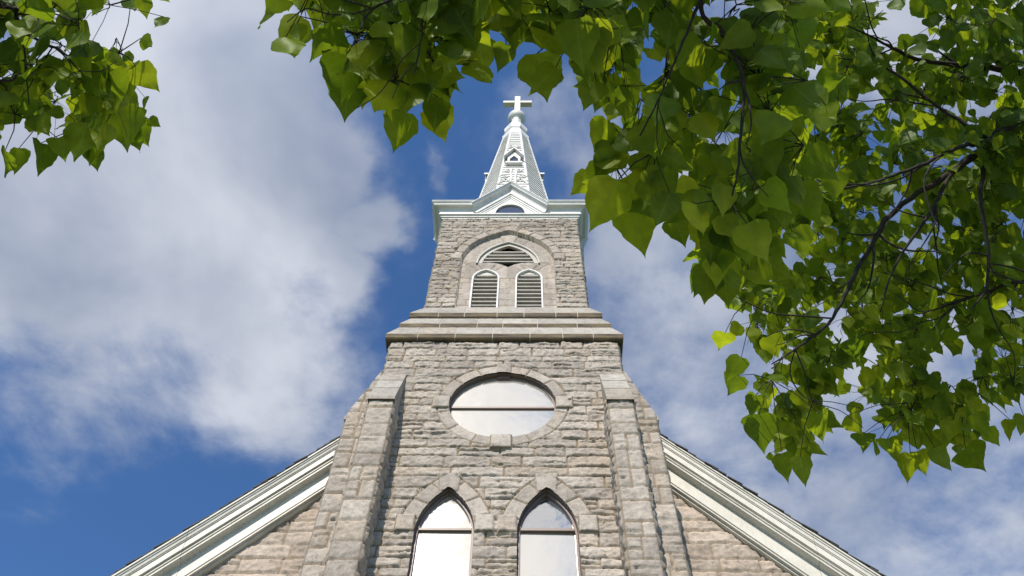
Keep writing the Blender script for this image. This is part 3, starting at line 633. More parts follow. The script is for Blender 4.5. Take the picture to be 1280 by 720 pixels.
# --- a steep pediment on each of the four sides, standing on the cornice
def side_xf(sd):
    def f(s, out, z): return {0: (CX0 + s, YA - out, z), 1: (CX0 + out, YA + s, z), 2: (CX0 - s, YA + out, z), 3: (CX0 - out, YA - s, z)}[sd]
    return f
SL = 1.43; PH = 26.30
for sd in range(4):
    f = side_xf(sd); m = MB()
    # raking cornice: profile in (out, drop below the top line)
    rk = [(2.315, 0.0), (2.315, 0.035), (2.30, 0.045), (2.25, 0.11), (2.245, 0.135), (2.225, 0.14)] + [(2.205 - 0.115 * math.sin(t), 0.155 + 0.215 * (1 - math.cos(t))) for t in [math.radians(16 * k) for k in range(0, 6)]] + [(2.085, 0.40), (2.085, 0.46), (2.06, 0.47), (2.045, 0.50), (2.045, 0.56), (2.02, 0.57), (2.02, 0.66), (1.985, 0.67), (0.6, 0.67), (0.6, 0.0)]
    zbot = 24.458
    for sg in (-1, 1):
        secA = [f(0, o, PH - d) for o, d in rk]
        secB = []
        for o, d in rk:
            zz = max(zbot, 24.70 - d * 0.6); s = (PH - d - zz) / SL; secB.append(f(sg * s, o, zz))
        m.sweep([secA, secB])
    o = m.build('pediment', M_WHITE, church)
    t = MB(); ap = 25.66; hw = (ap - 24.457) / SL + 0.05
    arcpts = [(0.435 * math.cos(math.pi * k / 16), 24.50 + 0.72 * math.sin(math.pi * k / 16) ** 0.85) for k in range(17)]
    # boarded face with an arched vent
    ov = [(hw, 24.457)] + [(hw * (1 - k / 8), 24.457 + (ap + 0.07 - 24.457) * k / 8) for k in range(1, 9)] + [(-hw * k / 8, ap + 0.07 - (ap + 0.07 - 24.457) * k / 8) for k in range(1, 9)]
    secs = [[f(a[0], 2.0, a[1]), f(b[0], 2.0, b[1]), f(b[0], 1.9, b[1]), f(a[0], 1.9, a[1])] for a, b in zip(ov, arcpts)]
    t.sweep(secs); t.build('tympanum', M_WHITE, o)
    v = MB(); n = len(arcpts); v.add([f(s, 1.94, z) for s, z in arcpts] + [f(s, 1.92, z) for s, z in arcpts], [tuple(range(n)), tuple(range(2 * n - 1, n - 1, -1))] + [(k, (k + 1) % n, n + (k + 1) % n, n + k) for k in range(n)])
    v.build('vent', M_PANE, o)

# --- octagonal spire with lapped boards
SX = -0.455
def apo(z): return 1.175 + (29.0 - z) * 0.0959
def octa(r, z, x=SX, y=YA, ph=math.pi / 8):
    R = r / math.cos(math.pi / 8); return [(x + R * math.cos(ph + math.pi / 4 * k), y + R * math.sin(ph + math.pi / 4 * k), z) for k in range(8)]
m = MB(); z = 24.9; st = 0.29
secs = []
while z < 35.9:
    secs.append(octa(apo(z) + 0.034, z)); secs.append(octa(apo(z + st) + 0.002, z + st)); z += st
m.sweep(secs); spire = m.build('spire', M_WHITE, church)
b = MB()
for k in range(8):                                            # corner boards
    pa = Vector(octa(apo(24.9) + 0.014, 24.9)[k]); pb = Vector(octa(apo(35.9) + 0.014, 35.9)[k])
    ang = math.pi / 8 + math.pi / 4 * k; ra = Vector((math.cos(ang), math.sin(ang), 0)); tn = Vector((-ra.y, ra.x, 0))
    sec = lambda p: [p + ra * 0.03, p + tn * 0.055 - ra * 0.003, p - ra * 0.06, p - tn * 0.055 - ra * 0.005]
    b.sweep([sec(pa), sec(pb)])
b.build('corner_boards', M_WHITE, spire)
# collar, ball, cross
m = MB(); prof = [(0.47, 35.82), (0.54, 35.90), (0.555, 36.05), (0.56, 36.26), (0.50, 36.33), (0.43, 36.40), (0.415, 36.85), (0.47, 36.95), (0.495, 37.10), (0.495, 37.32), (0.45, 37.42), (0.36, 37.62), (0.25, 37.95), (0.21, 38.3), (0.20, 38.92), (0.24, 38.97)]
m.sweep([octa(r, zz) for r, zz in prof]); m.build('spire_collar', M_WHITE, church, bevel=0.01)
m = MB(); R = 0.40; zc = 39.36
m.sweep([[(SX + 0.02 + R * math.sin(p) * math.cos(2 * math.pi * k / 32), YA + R * math.sin(p) * math.sin(2 * math.pi * k / 32), zc - R * math.cos(p)) for k in range(32)] for p in [0.25 + (math.pi - 0.4) * i / 20 for i in range(21)]])
m.build('ball_finial', M_WHITE, church, smooth=True)
m = MB(); xk = SX + 0.035
m.box((xk, YA, 40.95), (0.27, 0.27, 2.75)); m.box((xk - 0.41, YA, 41.52), (0.53, 0.24, 0.27)); m.box((xk + 0.41, YA, 41.52), (0.53, 0.24, 0.27))
m.build('cross', M_CROSS, church, bevel=0.012)
# lucarnes on four faces
def lucarne(sd, zb, jut=0.10):
    f0 = side_xf(sd); dx = SX - CX0
    def f(s, o, z):
        x, y, zz = f0(s, o, z); return (x + dx, y, zz)
    a0 = apo(zb); face = a0 + jut; he = 0.66; ha = 1.38; w = 0.235
    m = MB(); w2 = 0.155; zi = 0.14; ze = 0.50; zp = 0.80
    # front with a pointed opening, built as a ring between two outlines
    oo = [(-w, zb), (-w, zb + he), (0, zb + ha - 0.12), (w, zb + he), (w, zb)]; ii = [(-w2, zb + zi), (-w2, zb + ze), (0, zb + zp), (w2, zb + ze), (w2, zb + zi)]
    secs = [[f(a[0], face, a[1]), f(b[0], face, b[1]), f(b[0], face - 0.08, b[1]), f(a[0], face - 0.08, a[1])] for a, b in zip(oo + [oo[0]], ii + [ii[0]])]
    m.sweep(secs)
    m.sweep([[f(-w, face - 0.02, zb), f(-w, face - 0.02, zb + he), f(-w, a0 - 0.3, zb + he), f(-w, a0 - 0.3, zb)], [f(-w + 0.03, face - 0.02, zb), f(-w + 0.03, face - 0.02, zb + he), f(-w + 0.03, a0 - 0.3, zb + he), f(-w + 0.03, a0 - 0.3, zb)]])
    m.sweep([[f(w - 0.03, face - 0.02, zb), f(w - 0.03, face - 0.02, zb + he), f(w - 0.03, a0 - 0.3, zb + he), f(w - 0.03, a0 - 0.3, zb)], [f(w, face - 0.02, zb), f(w, face - 0.02, zb + he), f(w, a0 - 0.3, zb + he), f(w, a0 - 0.3, zb)]])
    m.sweep([[f(-w - 0.07, face + 0.07, zb - 0.05), f(-w - 0.07, face + 0.07, zb + 0.07), f(-w - 0.07, a0 - 0.1, zb + 0.07), f(-w - 0.07, a0 - 0.1, zb - 0.05)], [f(w + 0.07, face + 0.07, zb - 0.05), f(w + 0.07, face + 0.07, zb + 0.07), f(w + 0.07, a0 - 0.1, zb + 0.07), f(w + 0.07, a0 - 0.1, zb - 0.05)]])
    o = m.build('lucarne', M_WHITE, church)
    r = MB(); t = 0.11
    for sg in (-1, 1):
        A = [f(0, face + 0.13, zb + ha), f(0, face + 0.13, zb + ha - t), f(0, a0 - 0.35, zb + ha - t), f(0, a0 - 0.35, zb + ha)]
        e = sg * (w + 0.13); zz = zb + he - 0.06
        B = [f(e, face + 0.13, zz), f(e, face + 0.13, zz - t), f(e, a0 - 0.35, zz - t), f(e, a0 - 0.35, zz)]
        r.sweep([A, B])
    r.build('roof', M_WHITE, o)
    g = MB(); g.add([f(-w2 - 0.02, face - 0.06, zb + 0.1), f(w2 + 0.02, face - 0.06, zb + 0.1), f(w2 + 0.02, face - 0.06, zb + ze), f(0, face - 0.06, zb + zp + 0.03), f(-w2 - 0.02, face - 0.06, zb + ze)], [(0, 1, 2, 3, 4)])
    g.build('pane', M_PANE, o)
lucarne(0, 30.92); lucarne(1, 31.25, 0.04); lucarne(3, 31.25, 0.04); lucarne(2, 31.25)
# scrolled fretwork on the front face, above the pediment and under the collar
def scroll(mb, cx, zc0, r, turns, start, sg, th):
    pts = []; zc = zc0 + FZ
    for k in range(26):
        t = k / 25; a = start + sg * turns * 2 * math.pi * t; rr = r * (1 - 0.75 * t); x = cx + rr * math.cos(a); z = zc + rr * math.sin(a)
        pts.append((SX + x, YA - apo(z) - 0.045, z))
    mb.tube(pts, [th * (1 - 0.4 * k / 25) for k in range(26)], 6)
FZ = 0.45; m = MB()
for sg in (-1, 1):
    scroll(m, sg * 0.15, 29.75, 0.17, 1.1, math.pi / 2 if sg > 0 else math.pi / 2, -sg, 0.034); scroll(m, sg * 0.30, 29.05, 0.19, 1.2, math.pi / 2, -sg, 0.036)
    scroll(m, sg * 0.36, 28.55, 0.15, 1.0, -math.pi / 2, sg, 0.032)
    pts = [(sg * 0.09, 28.2), (sg * 0.07, 28.9), (sg * 0.10, 29.5), (sg * 0.07, 30.0)]
    m.tube([(SX + x, YA - apo(z + FZ) - 0.04, z + FZ) for x, z in pts], [0.04] * 4, 6)
    pts = [(sg * 0.10, 28.5), (sg * 0.28, 28.75), (sg * 0.45, 28.4), (sg * 0.5, 28.1)]
    m.tube([(SX + x, YA - apo(z + FZ) - 0.04, z + FZ) for x, z in pts], [0.04] * 4, 6)
    pass
m.build('fretwork', M_WHITE, church)
m = MB(); FZ = 0
for sg in (-1, 1): scroll(m, sg * 0.11, 33.5, 0.12, 1.0, math.pi / 2, -sg, 0.028)
m.build('fretwork', M_WHITE, church)
# a loose cable hanging behind the cornice, right-hand corner
m = MB(); m.tube([(CX0 + 2.03, YB + 0.5, 24.3), (CX0 + 2.02, YB + 0.46, 23.6), (CX0 + 2.0, YB + 0.42, 22.4), (CX0 + 1.99, YB + 0.4, 21.0), (CX0 + 1.99, YB + 0.4, 19.4)], [0.014] * 5, 6); m.build('cable', M_WIRE, church)

# --- nave front, raking cornices and roof
YG = 11.30; RS = 1.15; RZ = 18.62                              # gable plane, roof slope, height of the ridge (top of the cornice)
def ztop(x): return RZ - RS * abs(x - CX0)
YC = 10.85                                                     # front of the crown moulding
for sg in (-1, 1):
    u0, u1 = (CX0 - 9.5, CX0 - WA + 0.05) if sg < 0 else (CX0 + WA - 0.05, CX0 + 9.5)
    zlow = lambda u: 18.62 - 1.35 - RS * np.abs(u - CX0)
    relief('gable_wall', M_PINK, church, (0, YG, 0), (1, 0, 0), (0, -1, 0), u0, u1, 8.4, 14.2, 0.028, 0.033, Coursed(u0, u1, 8.4, 14.2, (0.26, 0.36), (0.5, 1.2), 61 + sg, split=0.12), None, lambda u, z: (zlow(u) + 0.35 - z) * 0.3, 0.032, 1.0, 61 + sg)
    u0, u1 = (CX0 - 8.6, CX0 - WA + 0.05) if sg < 0 else (CX0 + WA - 0.05, CX0 + 8.6)
    relief('gable_base_wall', M_PINK, church, (0, YG, 0), (1, 0, 0), (0, -1, 0), u0, u1, 0, 8.4, 0.08, 0.08, Coursed(u0, u1, 0, 8.4, (0.26, 0.36), (0.5, 1.2), 66 + sg), None, lambda u, z: (zlow(u) + 0.35 - z) * 0.3, 0.03, 1.0, 66 + sg)
    # cornice section: (distance out from the wall, drop measured square to the slope)
    sec = [(0.44, 0.05), (0.44, 0.09), (0.415, 0.10), (0.415, 0.135), (0.40, 0.14), (0.385, 0.21), (0.37, 0.215), (0.37, 0.235), (0.352, 0.24), (0.35, 0.40), (0.30, 0.41), (0.30, 0.44), (0.315, 0.445), (0.315, 0.47), (0.285, 0.475), (0.285, 0.50), (0.30, 0.505), (0.30, 0.545),
           (0.27, 0.55), (0.175, 0.57), (0.16, 0.58), (0.155, 0.94), (0.17, 0.945), (0.17, 0.965), (0.14, 0.97), (0.14, 0.995), (0.16, 1.0), (0.16, 1.035), (0.10, 1.04), (0.10, 1.09), (0.05, 1.10), (-0.1, 1.10), (-0.1, 0.05)]
    cs = math.cos(math.atan(RS)); m = MB()
    def P(xa, o, d): return (CX0 + sg * xa, YG - o, RZ - RS * xa - d * 0.68 / cs)
    R0 = random.Random(90 + sg)
    for xa, xb in ((1.9, 3.1), (3.1, 5.35), (5.35, 7.2), (7.2, 8.9)):  # board lengths butted together
        e = R0.uniform(-0.006, 0.006); m.sweep([[P(xa + 0.002, o + e, d + e * 0.7) for o, d in sec], [P(xb - 0.002, o + e, d + e * 0.3) for o, d in sec]])
    rc = m.build('raking_cornice', M_CREAM, church)
    # roof slope with slates, their ends ragged along the verge
    s = MB(); L0 = 0.0
    s.sweep([[P(0.0, 0.42, 0.05), P(0.0, 0.42, 0.02), P(0.0, -26, 0.02), P(0.0, -26, 0.05)], [P(9.3, 0.42, 0.05), P(9.3, 0.42, 0.02), P(9.3, -26, 0.02), P(9.3, -26, 0.05)]])
    R = random.Random(70 + sg); xa = 1.2
    while xa < 9.2:
        stp = 0.115 + R.uniform(-0.01, 0.01); ov = 0.455 + R.uniform(-0.025, 0.02); th = R.uniform(0.022, 0.038); x2 = xa + stp * 1.9; y = -ov
        while y < 2.4:
            wd = R.uniform(0.18, 0.32); lift = R.uniform(0, 0.012)
            g = [P(xa, -y, 0.018 - lift * 0.3), P(x2, -y, -0.02 - lift), P(x2, -(y + wd), -0.02 - lift), P(xa, -(y + wd), 0.018 - lift * 0.3)]
            up = Vector((sg * math.sin(math.atan(RS)), 0, cs)) * th * 0.6
            lo = [Vector(p) - up for p in g]
            s.add(g + lo, [(0, 1, 2, 3), (7, 6, 5, 4), (0, 4, 5, 1), (1, 5, 6, 2), (2, 6, 7, 3), (3, 7, 4, 0)]); y += wd + 0.006
        xa += stp
    s.build('roof_slope', M_SHING, church)
    m = MB(); m.box((CX0 + sg * 8.55, YG + 13, 4.15), (0.1, 26, 8.3)); m.build('nave_side_wall', M_PINK, church)

# ------------------------------------------------------------------ ground
def lawn():
    mt, nt, N, L, B = new_mat('mown_lawn'); tc = N.new('ShaderNodeTexCoord'); co = tc.outputs['Object']
    a = tex_noise(N, L, co, 0.5, 6); b = tex_noise(N, L, co, 30, 4)
    c = ramp(N, L, a, [(0.3, (0.045, 0.075, 0.02)), (0.7, (0.09, 0.12, 0.035))]); L.new(mixc(N, L, 0.7, c, ramp(N, L, b, [(0.3, (0.5, 0.5, 0.5)), (0.7, (1.3, 1.3, 1.2))]), 'MULTIPLY'), B.inputs['Base Color'])
    B.inputs['Roughness'].default_value = 0.95; bump(N, L, B, b, 0.8, 0.03); return mt
m = MB(); m.add([(-900, -900, 0), (900, -900, 0), (900, 900, 0), (-900, 900, 0)], [(0, 1, 2, 3)]); tag(m.build('ground', lawn()), kind='structure')
m = MB(); m.box((-0.4, -4, 0.03), (3.2, 26.6, 0.10)); tag(m.build('path', plain('concrete_path', (0.42, 0.41, 0.38), 0.9, 0, 0.3, 3), bevel=0.01), kind='structure')
m = MB(); m.box((0, -28, 0.02), (300, 9, 0.08)); tag(m.build('pavement', plain('old_concrete', (0.38, 0.37, 0.35), 0.9, 0, 0.3, 3)), kind='structure')

